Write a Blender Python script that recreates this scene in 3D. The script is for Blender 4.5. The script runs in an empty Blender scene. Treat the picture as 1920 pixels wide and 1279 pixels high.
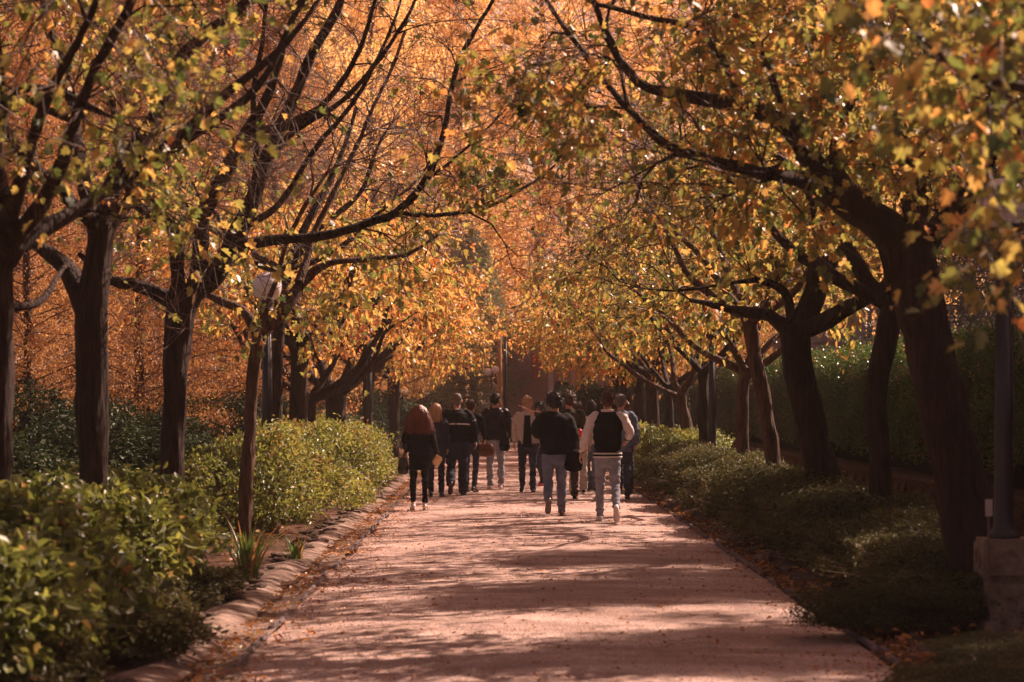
import bpy, math, random
import numpy as np
from mathutils import Vector, Matrix

R = math.radians
random.seed(5)
rng = np.random.default_rng(5)
S = bpy.context.scene
COL = S.collection

# ------------------------------------------------------------------ camera
FPX, VPX, HOR, EYE = 4500.0, 940.0, 748.0, 1.70
cam_d = bpy.data.cameras.new('camera')
cam = bpy.data.objects.new('camera', cam_d)
COL.objects.link(cam)
cam_d.sensor_width = 36.0
cam_d.lens = FPX / 1920 * 36.0
cam_d.clip_start = 0.1
cam_d.clip_end = 1500
cam.location = (0, 0, EYE)
cam.rotation_euler = (R(90) + math.atan(108.5 / FPX), 0, -math.atan(20 / FPX))
cam_d.dof.use_dof = True
cam_d.dof.focus_distance = 36.0
cam_d.dof.aperture_fstop = 3.2
S.camera = cam

# ------------------------------------------------------------------ light
SUN_EL, SUN_AZ = R(40), R(50)          # azimuth measured from +Y towards +X
w = bpy.data.worlds.new('World')
S.world = w
w.use_nodes = True
wn = w.node_tree.nodes
wl = w.node_tree.links
for n in list(wn): wn.remove(n)
sky = wn.new('ShaderNodeTexSky'); sky.sky_type = 'NISHITA'; sky.sun_disc = False
sky.sun_elevation = SUN_EL; sky.sun_rotation = SUN_AZ
sky.air_density = 1.0; sky.dust_density = 3.0
tint = wn.new('ShaderNodeMix'); tint.data_type = 'RGBA'; tint.blend_type = 'MULTIPLY'
tint.inputs['Factor'].default_value = 1.0
tint.inputs['B'].default_value = (1.0, 0.52, 0.43, 1)
bg = wn.new('ShaderNodeBackground'); bg.inputs['Strength'].default_value = 0.062
wo = wn.new('ShaderNodeOutputWorld')
wl.new(sky.outputs[0], tint.inputs['A']); wl.new(tint.outputs['Result'], bg.inputs['Color'])
wl.new(bg.outputs[0], wo.inputs['Surface'])
sd = bpy.data.lights.new('sun', 'SUN'); sd.energy = 5.0; sd.angle = R(0.5); sd.color = (1.0, 0.72, 0.58)
sun = bpy.data.objects.new('sun', sd); COL.objects.link(sun)
tosun = Vector((math.sin(SUN_AZ) * math.cos(SUN_EL), math.cos(SUN_AZ) * math.cos(SUN_EL), math.sin(SUN_EL)))
sun.rotation_euler = tosun.to_track_quat('Z', 'Y').to_euler()
S.view_settings.view_transform = 'Standard'
S.view_settings.look = 'None'
S.view_settings.gamma = 1.0
S.view_settings.use_curve_mapping = False
S.view_settings.exposure = 1.25
S.cycles.max_bounces = 8
S.cycles.transmission_bounces = 6
S.cycles.transparent_max_bounces = 8

# ------------------------------------------------------------------ helpers
def P(u, v, D):
    """photo pixel at distance D -> world point"""
    return np.array([(u - VPX) / FPX * D, D, EYE + (HOR - v) / FPX * D])
def U(p):
    return VPX + FPX * p[..., 0] / p[..., 1], HOR - (p[..., 2] - EYE) * FPX / p[..., 1]
def gd(v): return EYE * FPX / (v - HOR)          # distance of ground seen at row v

def tag(o, label=None, cat=None, group=None, kind=None):
    if label: o['label'] = label
    if cat: o['category'] = cat
    if group: o['group'] = group
    if kind: o['kind'] = kind
    return o
def empty(name, loc=(0, 0, 0), rz=0.0, parent=None):
    o = bpy.data.objects.new(name, None); COL.objects.link(o)
    o.location = loc; o.rotation_euler = (0, 0, rz); o.empty_display_size = 0.2
    if parent: o.parent = parent
    return o
def add(name, me, parent=None, mat=None):
    o = bpy.data.objects.new(name, me); COL.objects.link(o)
    if mat is not None and len(me.materials) == 0: me.materials.append(mat)
    if parent is not None: o.parent = parent
    return o
def mesh_np(name, V, loops, starts, totals, smooth=True, tone=None):
    me = bpy.data.meshes.new(name)
    me.vertices.add(len(V)); me.vertices.foreach_set('co', np.ascontiguousarray(V, dtype=np.float32).ravel())
    me.loops.add(len(loops)); me.loops.foreach_set('vertex_index', np.asarray(loops, dtype=np.int32))
    me.polygons.add(len(starts)); me.polygons.foreach_set('loop_start', np.asarray(starts, dtype=np.int32))
    try: me.polygons.foreach_set('loop_total', np.asarray(totals, dtype=np.int32))
    except Exception: pass
    me.polygons.foreach_set('use_smooth', np.full(len(starts), smooth, dtype=bool))
    if tone is not None:
        a = me.attributes.new('tone', 'FLOAT', 'POINT'); a.data.foreach_set('value', np.asarray(tone, dtype=np.float32))
    me.update(calc_edges=True)
    return me
def mesh_py(name, V, F, smooth=False):
    me = bpy.data.meshes.new(name); me.from_pydata([tuple(map(float, v)) for v in V], [], [tuple(map(int, f)) for f in F])
    if smooth: me.polygons.foreach_set('use_smooth', [True] * len(me.polygons))
    me.update(); return me
def snoise(Pn, freq, seed, n=7):
    r = np.random.default_rng(seed)
    k = r.normal(size=(n, 3)); k /= np.linalg.norm(k, axis=1)[:, None]
    k *= freq * r.uniform(0.6, 1.8, (n, 1)) * 6.283; ph = r.uniform(0, 6.283, n)
    return np.sin(Pn @ k.T + ph).sum(1) / n ** 0.5 * 0.7

class Geo:
    """collects pieces into one mesh"""
    def __init__(s): s.V = []; s.F = []; s.n = 0
    def put(s, V, F):
        V = np.asarray(V, dtype=float)
        s.V.append(V); s.F.extend([[i + s.n for i in f] for f in F]); s.n += len(V); return s
    def box(s, c, d, rz=0.0, taper=1.0):
        x, y, z = d[0] / 2, d[1] / 2, d[2] / 2
        V = np.array([[-x, -y, -z], [x, -y, -z], [x, y, -z], [-x, y, -z], [-x * taper, -y * taper, z], [x * taper, -y * taper, z], [x * taper, y * taper, z], [-x * taper, y * taper, z]])
        cz, sz = math.cos(rz), math.sin(rz)
        V = V @ np.array([[cz, sz, 0], [-sz, cz, 0], [0, 0, 1]]) + np.array(c)
        return s.put(V, [[3, 2, 1, 0], [4, 5, 6, 7], [0, 1, 5, 4], [1, 2, 6, 5], [2, 3, 7, 6], [3, 0, 4, 7]])
    def lathe(s, c, prof, n=24):
        V = []; F = []
        for r, z in prof:
            for i in range(n):
                a = 2 * math.pi * i / n; V.append([c[0] + r * math.cos(a), c[1] + r * math.sin(a), c[2] + z])
        for j in range(len(prof) - 1):
            for i in range(n): F.append([j * n + i, j * n + (i + 1) % n, (j + 1) * n + (i + 1) % n, (j + 1) * n + i])
        F.append(list(range(n))[::-1]); F.append([(len(prof) - 1) * n + i for i in range(n)])
        return s.put(V, F)
    def ell(s, c, r, n=16, m=10, rot=None):
        V = [[0, 0, -1]]
        for j in range(1, m):
            t = math.pi * j / m
            for i in range(n):
                a = 2 * math.pi * i / n; V.append([math.sin(t) * math.cos(a), math.sin(t) * math.sin(a), -math.cos(t)])
        V.append([0, 0, 1]); F = []
        for i in range(n): F.append([0, 1 + (i + 1) % n, 1 + i])
        for j in range(m - 2):
            for i in range(n): F.append([1 + j * n + i, 1 + j * n + (i + 1) % n, 1 + (j + 1) * n + (i + 1) % n, 1 + (j + 1) * n + i])
        L = len(V) - 1
        for i in range(n): F.append([1 + (m - 2) * n + i, 1 + (m - 2) * n + (i + 1) % n, L])
        V = np.array(V) * np.array(r)
        if rot is not None: V = V @ np.array(rot).T
        return s.put(V + np.array(c), F)
    def tube(s, pts, rad, n=12, ref=(1, 0, 0), cap=True):
        """pts Nx3, rad N or Nx2 (along ref, across)"""
        pts = np.asarray(pts, float); rad = np.asarray(rad, float)
        if rad.ndim == 1: rad = np.stack([rad, rad], 1)
        if cap:
            t0 = pts[0] - pts[1]; t0 /= np.linalg.norm(t0) + 1e-9; t1 = pts[-1] - pts[-2]; t1 /= np.linalg.norm(t1) + 1e-9
            m0 = rad[0].min(); m1 = rad[-1].min()
            pts = np.vstack([pts[0] + t0 * m0 * .75, pts[0] + t0 * m0 * .5, pts, pts[-1] + t1 * m1 * .5, pts[-1] + t1 * m1 * .75])
            rad = np.vstack([rad[0] * .35, rad[0] * .8, rad, rad[-1] * .8, rad[-1] * .35])
        T = np.gradient(pts, axis=0); T /= np.linalg.norm(T, axis=1)[:, None] + 1e-9
        ref = np.asarray(ref, float)
        a = ref - (T @ ref)[:, None] * T; a /= np.linalg.norm(a, axis=1)[:, None] + 1e-9
        b = np.cross(T, a)
        th = np.arange(n) * 2 * math.pi / n
        V = pts[:, None] + (np.cos(th)[None, :, None] * a[:, None] * rad[:, None, :1] + np.sin(th)[None, :, None] * b[:, None] * rad[:, None, 1:])
        k = len(pts)
        F = [[j * n + i, j * n + (i + 1) % n, (j + 1) * n + (i + 1) % n, (j + 1) * n + i] for j in range(k - 1) for i in range(n)]
        F.append(list(range(n))[::-1]); F.append([(k - 1) * n + i for i in range(n)])
        return s.put(V.reshape(-1, 3), F)
    def arr(s): return np.vstack(s.V)
    def mesh(s, name, smooth=False): return mesh_py(name, s.arr(), s.F, smooth)
    def obj(s, name, mat, parent=None, smooth=False): return add(name, s.mesh(name, smooth), parent, mat)

def remesh(geo, vox, smooth=2, disp=None):
    """voxel union of overlapping shapes -> one continuous skin (V, F)"""
    me = geo.mesh('tmp'); o = bpy.data.objects.new('tmp', me); COL.objects.link(o)
    m = o.modifiers.new('r', 'REMESH'); m.mode = 'VOXEL'; m.voxel_size = vox
    if smooth:
        k = o.modifiers.new('s', 'SMOOTH'); k.factor = 0.6; k.iterations = smooth
    dg = bpy.context.evaluated_depsgraph_get(); ev = o.evaluated_get(dg); m2 = bpy.data.meshes.new_from_object(ev)
    V = np.empty(len(m2.vertices) * 3); m2.vertices.foreach_get('co', V); V = V.reshape(-1, 3)
    N = np.empty(len(m2.vertices) * 3); m2.vertices.foreach_get('normal', N); N = N.reshape(-1, 3)
    F = [list(p.vertices) for p in m2.polygons]
    bpy.data.objects.remove(o); bpy.data.meshes.remove(me); bpy.data.meshes.remove(m2)
    if disp is not None: V = V + N * disp(V)[:, None]
    return V, F

# ------------------------------------------------------------------ materials
def mat(name, base, rough=0.7, spec=0.3, noise_amt=0.0, noise_scale=8.0, bump=0.0, bump_scale=60.0, col2=None, metal=0.0, sheen=0.0, stretch=None):
    m = bpy.data.materials.new(name); m.use_nodes = True
    nt = m.node_tree; b = nt.nodes['Principled BSDF']
    b.inputs['Base Color'].default_value = (*base, 1); b.inputs['Roughness'].default_value = rough
    b.inputs['Specular IOR Level'].default_value = spec; b.inputs['Metallic'].default_value = metal
    if sheen: b.inputs['Sheen Weight'].default_value = sheen
    if noise_amt or col2 or bump:
        tc = nt.nodes.new('ShaderNodeTexCoord'); mp = nt.nodes.new('ShaderNodeMapping')
        nt.links.new(tc.outputs['Object'], mp.inputs[0])
        if stretch: mp.inputs['Scale'].default_value = stretch
    if noise_amt or col2:
        n = nt.nodes.new('ShaderNodeTexNoise'); n.inputs['Scale'].default_value = noise_scale; n.inputs['Detail'].default_value = 6
        n.inputs['Roughness'].default_value = 0.65
        nt.links.new(mp.outputs[0], n.inputs['Vector'])
        r = nt.nodes.new('ShaderNodeValToRGB')
        r.color_ramp.elements[0].position = 0.35; r.color_ramp.elements[1].position = 0.68
        r.color_ramp.elements[0].color = (*(base if col2 else [c * (1 - noise_amt) for c in base]), 1)
        r.color_ramp.elements[1].color = (*(col2 if col2 else [min(1, c * (1 + noise_amt)) for c in base]), 1)
        nt.links.new(n.outputs[0], r.inputs[0]); nt.links.new(r.outputs[0], b.inputs['Base Color'])
    if bump:
        n2 = nt.nodes.new('ShaderNodeTexNoise'); n2.inputs['Scale'].default_value = bump_scale; n2.inputs['Detail'].default_value = 5
        nt.links.new(mp.outputs[0], n2.inputs['Vector'])
        bp = nt.nodes.new('ShaderNodeBump'); bp.inputs['Strength'].default_value = bump; bp.inputs['Distance'].default_value = 0.02
        nt.links.new(n2.outputs[0], bp.inputs['Height']); nt.links.new(bp.outputs[0], b.inputs['Normal'])
    return m

def leaf_mat(name, stops, trans=0.5, tgain=1.6, rough=0.42, spec=0.5, objvar=0.0):
    m = bpy.data.materials.new(name); m.use_nodes = True; nt = m.node_tree; N = nt.nodes; L = nt.links
    b = N['Principled BSDF']; out = N['Material Output']
    at = N.new('ShaderNodeAttribute'); at.attribute_name = 'tone'
    ramp = N.new('ShaderNodeValToRGB'); e = ramp.color_ramp.elements
    while len(e) > 1: e.remove(e[-1])
    e[0].position = stops[0][0]; e[0].color = (*stops[0][1], 1)
    for p, c in stops[1:]:
        q = e.new(p); q.color = (*c, 1)
    src = at.outputs['Fac']
    if objvar:
        oi = N.new('ShaderNodeObjectInfo'); ma = N.new('ShaderNodeMath'); ma.operation = 'MULTIPLY_ADD'
        ma.inputs[1].default_value = objvar; L.new(oi.outputs['Random'], ma.inputs[0]); L.new(src, ma.inputs[2])
        mb = N.new('ShaderNodeMath'); mb.operation = 'SUBTRACT'; mb.inputs[1].default_value = objvar / 2
        L.new(ma.outputs[0], mb.inputs[0]); src = mb.outputs[0]
    L.new(src, ramp.inputs[0])
    # fine mottling of the blade
    tc = N.new('ShaderNodeTexCoord'); nz = N.new('ShaderNodeTexNoise'); nz.inputs['Scale'].default_value = 45; L.new(tc.outputs['Object'], nz.inputs['Vector'])
    mr = N.new('ShaderNodeMapRange'); mr.inputs['To Min'].default_value = 0.65; mr.inputs['To Max'].default_value = 1.3; L.new(nz.outputs[0], mr.inputs[0])
    mx = N.new('ShaderNodeMix'); mx.data_type = 'RGBA'; mx.blend_type = 'MULTIPLY'; mx.inputs['Factor'].default_value = 1
    L.new(ramp.outputs[0], mx.inputs['A']); L.new(mr.outputs[0], mx.inputs['B'])
    L.new(mx.outputs['Result'], b.inputs['Base Color'])
    b.inputs['Roughness'].default_value = rough; b.inputs['Specular IOR Level'].default_value = spec
    tr = N.new('ShaderNodeBsdfTranslucent')
    g = N.new('ShaderNodeMix'); g.data_type = 'RGBA'; g.blend_type = 'MULTIPLY'; g.inputs['Factor'].default_value = 1
    g.inputs['B'].default_value = (tgain, tgain, tgain * 0.8, 1); L.new(mx.outputs['Result'], g.inputs['A'])
    L.new(g.outputs['Result'], tr.inputs[0])
    ms = N.new('ShaderNodeMixShader'); ms.inputs[0].default_value = trans
    L.new(b.outputs[0], ms.inputs[1]); L.new(tr.outputs[0], ms.inputs[2]); L.new(ms.outputs[0], out.inputs['Surface'])
    return m

MAPLE = [(0.0, (0.035, 0.065, 0.018)), (0.3, (0.15, 0.17, 0.045)), (0.5, (0.38, 0.31, 0.085)), (0.68, (0.62, 0.36, 0.12)), (0.85, (0.66, 0.27, 0.09)), (1.0, (0.32, 0.10, 0.05))]
M_leaf = leaf_mat('maple_leaf', MAPLE, 0.5, 1.4, 0.36, 0.6)
M_leafv = leaf_mat('maple_leaf_far', MAPLE, 0.5, 1.4, 0.38, 0.6, 0.25)
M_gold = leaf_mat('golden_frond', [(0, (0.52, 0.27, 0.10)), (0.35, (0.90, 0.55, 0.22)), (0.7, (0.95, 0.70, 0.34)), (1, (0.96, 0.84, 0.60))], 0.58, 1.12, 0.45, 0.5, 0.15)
M_russet_shade = leaf_mat('russet_shade_frond', [(0, (0.14, 0.06, 0.03)), (0.4, (0.40, 0.19, 0.08)), (0.75, (0.62, 0.30, 0.11)), (1, (0.75, 0.45, 0.18))], 0.45, 1.0, 0.5, 0.4, 0.15)  # rust tone; its extra darkness stands in for shade on the left trees
M_shrub = leaf_mat('shrub_leaf', [(0, (0.045, 0.06, 0.018)), (0.5, (0.15, 0.165, 0.04)), (0.8, (0.32, 0.31, 0.075)), (1, (0.34, 0.18, 0.08))], 0.4, 1.5, 0.42, 0.5, 0.2)
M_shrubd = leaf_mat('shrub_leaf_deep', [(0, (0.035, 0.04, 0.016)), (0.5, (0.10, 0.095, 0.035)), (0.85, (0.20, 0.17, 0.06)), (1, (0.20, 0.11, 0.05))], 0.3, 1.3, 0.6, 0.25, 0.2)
M_ever = leaf_mat('evergreen_leaf', [(0, (0.018, 0.03, 0.012)), (0.6, (0.04, 0.06, 0.02)), (1, (0.10, 0.10, 0.03))], 0.2, 1.2, 0.6, 0.2, 0.2)
M_hedge = leaf_mat('clipped_hedge_leaf', [(0, (0.025, 0.05, 0.014)), (0.55, (0.07, 0.12, 0.03)), (0.9, (0.20, 0.24, 0.06)), (1, (0.40, 0.18, 0.06))], 0.35, 1.5, 0.32, 0.6, 0.1)
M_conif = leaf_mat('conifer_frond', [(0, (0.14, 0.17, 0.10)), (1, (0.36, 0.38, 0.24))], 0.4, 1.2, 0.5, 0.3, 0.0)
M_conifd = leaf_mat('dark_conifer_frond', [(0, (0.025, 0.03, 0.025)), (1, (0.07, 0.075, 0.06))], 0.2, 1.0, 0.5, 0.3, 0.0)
M_fall = leaf_mat('fallen_leaf', [(0, (0.22, 0.075, 0.035)), (0.5, (0.50, 0.18, 0.06)), (0.85, (0.62, 0.32, 0.10)), (1, (0.40, 0.30, 0.12))], 0.25, 1.2, 0.5, 0.4)
M_blade = leaf_mat('iris_blade', [(0, (0.05, 0.10, 0.025)), (0.6, (0.14, 0.22, 0.05)), (1, (0.45, 0.22, 0.08))], 0.4, 1.5, 0.3, 0.6)

def bark(name, c1, c2, sc=1.0):
    m = mat(name, c1, 0.85, 0.25, col2=c2, noise_scale=22, bump=1.0, bump_scale=34, stretch=(1, 1, 0.16))
    for n_ in m.node_tree.nodes:
        if n_.type == 'BUMP': n_.inputs['Distance'].default_value = 0.05
    return m
M_bark = bark('dark_bark', (0.014, 0.008, 0.006), (0.062, 0.033, 0.023))
M_barkl = bark('brown_bark', (0.045, 0.025, 0.016), (0.15, 0.08, 0.05))
M_twig = mat('twig_bark', (0.11, 0.055, 0.035), 0.6, 0.4)
M_stem = mat('shrub_stem', (0.16, 0.09, 0.06), 0.6, 0.4)

# ------------------------------------------------------------------ leaves (batched)
def half(o): return [(x, y, abs(x) * 0.35) for x, y in o]
MAPT = (half([(0, 0), (.30, -.02), (.50, .33), (.27, .42), (.36, .74), (.12, .70), (0, 1)]), half([(0, 1), (-.12, .70), (-.36, .74), (-.27, .42), (-.50, .33), (-.30, -.02), (0, 0)]))
OVT = (half([(0, 0), (.27, .3), (.22, .72), (0, 1)]), half([(0, 1), (-.22, .72), (-.27, .3), (0, 0)]))
QT = ([(0, 0, 0), (.28, .45, .08), (0, 1, 0), (-.28, .45, .08)],)
def leaf_mesh(name, pos, tip, nor, size, tone, T=OVT, curl=0.15):
    pos = np.asarray(pos); n = len(pos)
    tip = tip / (np.linalg.norm(tip, axis=1)[:, None] + 1e-9)
    side = np.cross(tip, nor); side /= np.linalg.norm(side, axis=1)[:, None] + 1e-9
    nn = np.cross(side, tip)
    size = np.asarray(size)[:, None, None]
    tv = np.array([p for h in T for p in h]); k = len(tv)
    cr = np.random.default_rng(n).uniform(-.3, 2.6, n)[:, None, None] * curl; fo = np.random.default_rng(n + 1).uniform(.2, 2.4, n)[:, None, None]
    V = pos[:, None] + size * (tv[None, :, 0:1] * side[:, None] + tv[None, :, 1:2] * tip[:, None] + (tv[None, :, 2:3] * fo - cr * tv[None, :, 1:2] ** 2) * nn[:, None])
    V = V.reshape(-1, 3)
    tot = [len(h) for h in T]; loc = np.cumsum([0] + tot[:-1])
    starts = (np.arange(n)[:, None] * k + loc[None]).ravel(); totals = np.tile(tot, n)
    return mesh_np(name, V, np.arange(n * k), starts, totals, False, np.repeat(np.clip(tone, 0.0, 1.0), k))

def rdir(n, g=rng):
    d = g.normal(size=(n, 3)); return d / np.linalg.norm(d, axis=1)[:, None]

# ------------------------------------------------------------------ tubes (batched)
class Tubes:
    def __init__(s): s.V = []; s.Lp = []; s.n = 0; s.k = 0
    def put(s, pts, rad, n=5):
        pts = np.asarray(pts, float); rad = np.asarray(rad, float)
        T = np.empty_like(pts); T[1:-1] = pts[2:] - pts[:-2]; T[0] = pts[1] - pts[0]; T[-1] = pts[-1] - pts[-2]
        T /= np.sqrt((T * T).sum(1))[:, None] + 1e-9
        ref = np.array([0.31, 0.87, 0.38]) if abs(T[0] @ np.array([0.31, 0.87, 0.38])) < .8 else np.array([0.9, -0.2, 0.4])
        a = np.cross(T, ref); a /= np.sqrt((a * a).sum(1))[:, None] + 1e-9
        b = np.cross(T, a); th = np.arange(n) * 2 * math.pi / n
        V = pts[:, None] + rad[:, None, None] * (np.cos(th)[None, :, None] * a[:, None] + np.sin(th)[None, :, None] * b[:, None])
        k = len(pts); i = np.arange(n); j = np.arange(k - 1)[:, None]
        q = np.stack([j * n + i, j * n + (i + 1) % n, (j + 1) * n + (i + 1) % n, (j + 1) * n + i], -1).reshape(-1, 4) + s.n
        s.V.append(V.reshape(-1, 3)); s.Lp.append(q); s.n += k * n; return s
    def obj(s, name, mt, parent=None, rough=0.0, freq=3.0, seed=1):
        V = np.vstack(s.V); q = np.vstack(s.Lp)
        if rough:
            V = V + rough * np.stack([snoise(V * [1, 1, .45], freq, seed + i) for i in range(3)], 1)
        me = mesh_np(name, V, q.ravel(), np.arange(len(q)) * 4, np.full(len(q), 4), True)
        return add(name, me, parent, mt)

def spline(pts, rad, step):
    """Catmull-Rom resample"""
    pts = np.asarray(pts, float); rad = np.asarray(rad, float)
    p = np.vstack([2 * pts[0] - pts[1], pts, 2 * pts[-1] - pts[-2]]); out = []; ro = []
    for i in range(1, len(p) - 2):
        L = np.linalg.norm(p[i + 1] - p[i]); k = max(2, int(L / step))
        t = (np.arange(k) / k)[:, None]
        a, b, c, d = p[i - 1], p[i], p[i + 1], p[i + 2]
        out.append(0.5 * ((2 * b) + (-a + c) * t + (2 * a - 5 * b + 4 * c - d) * t ** 2 + (-a + 3 * b - 3 * c + d) * t ** 3))
        ro.append(rad[i - 1] + (rad[i] - rad[i - 1]) * t[:, 0])
    out.append(pts[-1:]); ro.append(rad[-1:])
    return np.vstack(out), np.concatenate(ro)

# ------------------------------------------------------------------ avenue trees
def leafy(p, D):
    """how leafy the avenue is at a spot: the middle of the left canopy has shed most of its leaves"""
    u, v = U(p)
    if v < -40: return 1.0
    if 1800 < u < 1920 and 290 < v < 420 and D < 20: return 0.0
    if u > 1700 and 240 < v < 450 and D < 14: return 0.0
    if 425 < u < 570 and 460 < v < 610 and D < 30: return 0.0
    if D > 31:
        if 380 < u < 1250 and v < 400: return 0.05
        if 800 < u < 1100 and v < 510: return 0.12
        if v < 330: return 0.5
        return 0.9
    if u < 930:
        if v < 440 and u > 380: return 0.04 if v < 330 else 0.22
        if u > 640: return 0.22
        if 20 < u < 460 and 470 < v: return 0.07
        return 0.48 if v < 300 else 0.36
    if u < 1180: return 0.13
    if u < 1330: return 0.3
    if v > 520: return 0.35
    return 0.85

def tree(label, D, trunk, limbs=(), auto=4, natt=130, crown=None, tone=0.5, spread=0.17, T=OVT, lsize=0.09, seed=1, material=None, bk=None, twigs=12, group=None, name='maple_tree', root=None, side=None, shape=None, extra=None, single_leaf=False, zmin=2.35, upper=0, uh=7.4):
    g = np.random.default_rng(seed); sc = D / FPX
    tp = np.array([P(u, v, D) for u, v, h in trunk]); tr = np.array([h * sc for _, _, h in trunk])
    tp[0, 2] = min(tp[0, 2], 0.0) - 0.05
    if side is None: side = -1 if tp[0, 0] < 0 else 1
    base = np.array([tp[0, 0], tp[0, 1], 0.0])
    o = empty(name, base)
    tag(o, label, 'tree', group)
    P0, R0 = spline(tp, tr, 0.07)
    fl = np.exp(-np.maximum(P0[:, 2], 0) / 0.18); R0 = R0 * (1 + 0.35 * fl)
    sk = [P0[len(P0) * 3 // 5:]]; sr = [R0[len(R0) * 3 // 5:]]
    tb = Tubes(); tb.put(P0 - base, R0 * (1 + 0.09 * snoise(P0, 0.9, seed)), 30)
    bk = bk or M_bark
    if len(limbs) == 0 or True:
        # swollen pollard head where the limbs leave
        top = P0[-1]
    tk_ = tb.obj('trunk', bk, o, 0.012, 3.0, seed)
    vv = np.empty(len(tk_.data.vertices) * 3); tk_.data.vertices.foreach_get('co', vv); vv = vv.reshape(-1, 3)
    cz_ = np.stack([np.interp(vv[:, 2], P0[:, 2], P0[:, 0] - base[0]), np.interp(vv[:, 2], P0[:, 2], P0[:, 1] - base[1])], 1); dd_ = vv[:, :2] - cz_; an_ = np.arctan2(dd_[:, 1], dd_[:, 0])
    rg_ = .10 * np.abs(np.sin(an_ * 5.5 + 1.5 * snoise(vv * [0, 0, 1], .8, seed))) + .06 * snoise(vv * [1, 1, .3], 7, seed)
    vv[:, :2] += dd_ * (rg_ - .05)[:, None]; tk_.data.vertices.foreach_set('co', vv.ravel()); tk_.data.update()
    top = P0[-1]; rt = R0[-1]
    made = []
    for lm in limbs:
        dd = lm[0]; pts = []
        for i, (u, v, h) in enumerate(lm[1]):
            f = i / (len(lm[1]) - 1); pts.append(P(u, v, D + dd * f))
        made.append((np.array(pts), np.array([h * sc for _, _, h in lm[1]])))
    for k in range(auto):
        a = 2 * math.pi * (k + g.uniform(-.3, .3)) / auto + 0.6; ln = g.uniform(2.2, 3.4)
        d = np.array([math.cos(a), math.sin(a), 0]); pts = [top - [0, 0, 0.1]]
        up = g.uniform(.55, 1.1)
        for f in (0.25, .5, .75, 1.0):
            pts.append(top + d * ln * (f ** .8) * 0.8 + np.array([0, 0, up * ln * f ** 1.25]) + g.normal(size=3) * .09 * (f < 1))
        made.append((np.array(pts), rt * np.array([.62, .45, .34, .24, .12])))
    for i, (a, b) in enumerate(made):
        p_, r_ = spline(a, b, 0.09)
        L = np.arange(len(p_))[:, None]
        p_ = p_ + 0.035 * np.stack([snoise(p_, 0.7, seed * 31 + i + q) for q in range(3)], 1) * np.minimum(1, L / 6)
        t2 = Tubes(); t2.put(p_ - base, r_ * (1 + 0.08 * snoise(p_, 2.2, seed + i)), 12)
        t2.obj('limb', bk if b[0] > .05 else bk, o, 0.007, 6.0, seed + i)
        sk.append(p_[3:]); sr.append(r_[3:])
    SP = np.vstack(sk); SR = np.concatenate(sr)
    SD = np.vstack([np.gradient(s_, axis=0) for s_ in sk]); SD /= np.linalg.norm(SD, axis=1)[:, None] + 1e-9
    # crown attractors
    cx = crown or (base[0] - side * 0.7, base[1], 5.0, 3.1, 2.7, 2.7)
    A = []
    while len(A) < natt:
        q = g.uniform(-1, 1, 3); r = np.linalg.norm(q)
        if r > 1 or r < 0.35: continue
        p = np.array([cx[0] + q[0] * cx[3], cx[1] + q[1] * cx[4], cx[2] + q[2] * cx[5]])
        if p[2] < zmin or p[1] < 5: continue
        if shape is not None and not shape(p): continue
        A.append(p)
    A = np.array(A)
    if extra is not None: A = np.vstack([A, extra])
    d0 = np.array([np.min(np.sum((SP - a) ** 2, 1)) for a in A]); A = A[np.argsort(d0)]
    if upper:  # unseen crown above the frame, filled in to shade the foreground
        zt = EYE + HOR / FPX * D + .5; Q = []
        while len(Q) < upper:
            q = g.uniform(-1, 1, 3)
            if np.linalg.norm(q) > 1: continue
            p = np.array([base[0] - side * .6 + q[0] * 3.3, D + q[1] * 3.2, uh + q[2] * 2.2])
            if p[2] > zt + .1 and p[1] > 9: Q.append(p)
        A = np.vstack([A, Q])
    exs = set() if extra is None else {tuple(np.round(e, 4)) for e in extra}
    br = Tubes(); tw = Tubes(); LP = []; LT = []; LN = []; LS = []; LC = []
    for a in A:
        v = a - SP; dist = np.linalg.norm(v, axis=1)
        cost = dist * (1.25 - 0.45 * (np.sum(v * SD, 1) / (dist + 1e-6))) + np.where(SR < 0.008, 0.5, 0)
        i = int(np.argmin(cost)); ln = dist[i]; p0 = SP[i]
        if ln < 0.15: continue
        r0 = min(SR[i] * .7, 0.006 + 0.010 * ln)
        c1 = p0 + SD[i] * ln * .35 + v[i] * .15 + np.array([0, 0, -.05 * ln]); k = max(4, int(ln / .16)); t = np.linspace(0, 1, k)[:, None]
        c2 = p0 + v[i] * .7 + g.normal(size=3) * .1 * ln
        pts = (1 - t) ** 3 * p0 + 3 * t * (1 - t) ** 2 * c1 + 3 * t * t * (1 - t) * c2 + t ** 3 * a
        pts[1:-1] += g.normal(size=(k - 2, 3)) * 0.018
        rr = r0 + (0.0035 - r0) * t[:, 0]
        br.put(pts - base, rr, 6)
        dv = np.gradient(pts, axis=0); dv /= np.linalg.norm(dv, axis=1)[:, None] + 1e-9
        SP = np.vstack([SP, pts[1:]]); SR = np.concatenate([SR, rr[1:]]); SD = np.vstack([SD, dv[1:]])
        pl = leafy(a, D)
        if tuple(np.round(a, 4)) in exs: pl = 1.0
        if pl == 0: continue
        nt = twigs if pl > .5 else max(4, twigs * 2 // 3)
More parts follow.
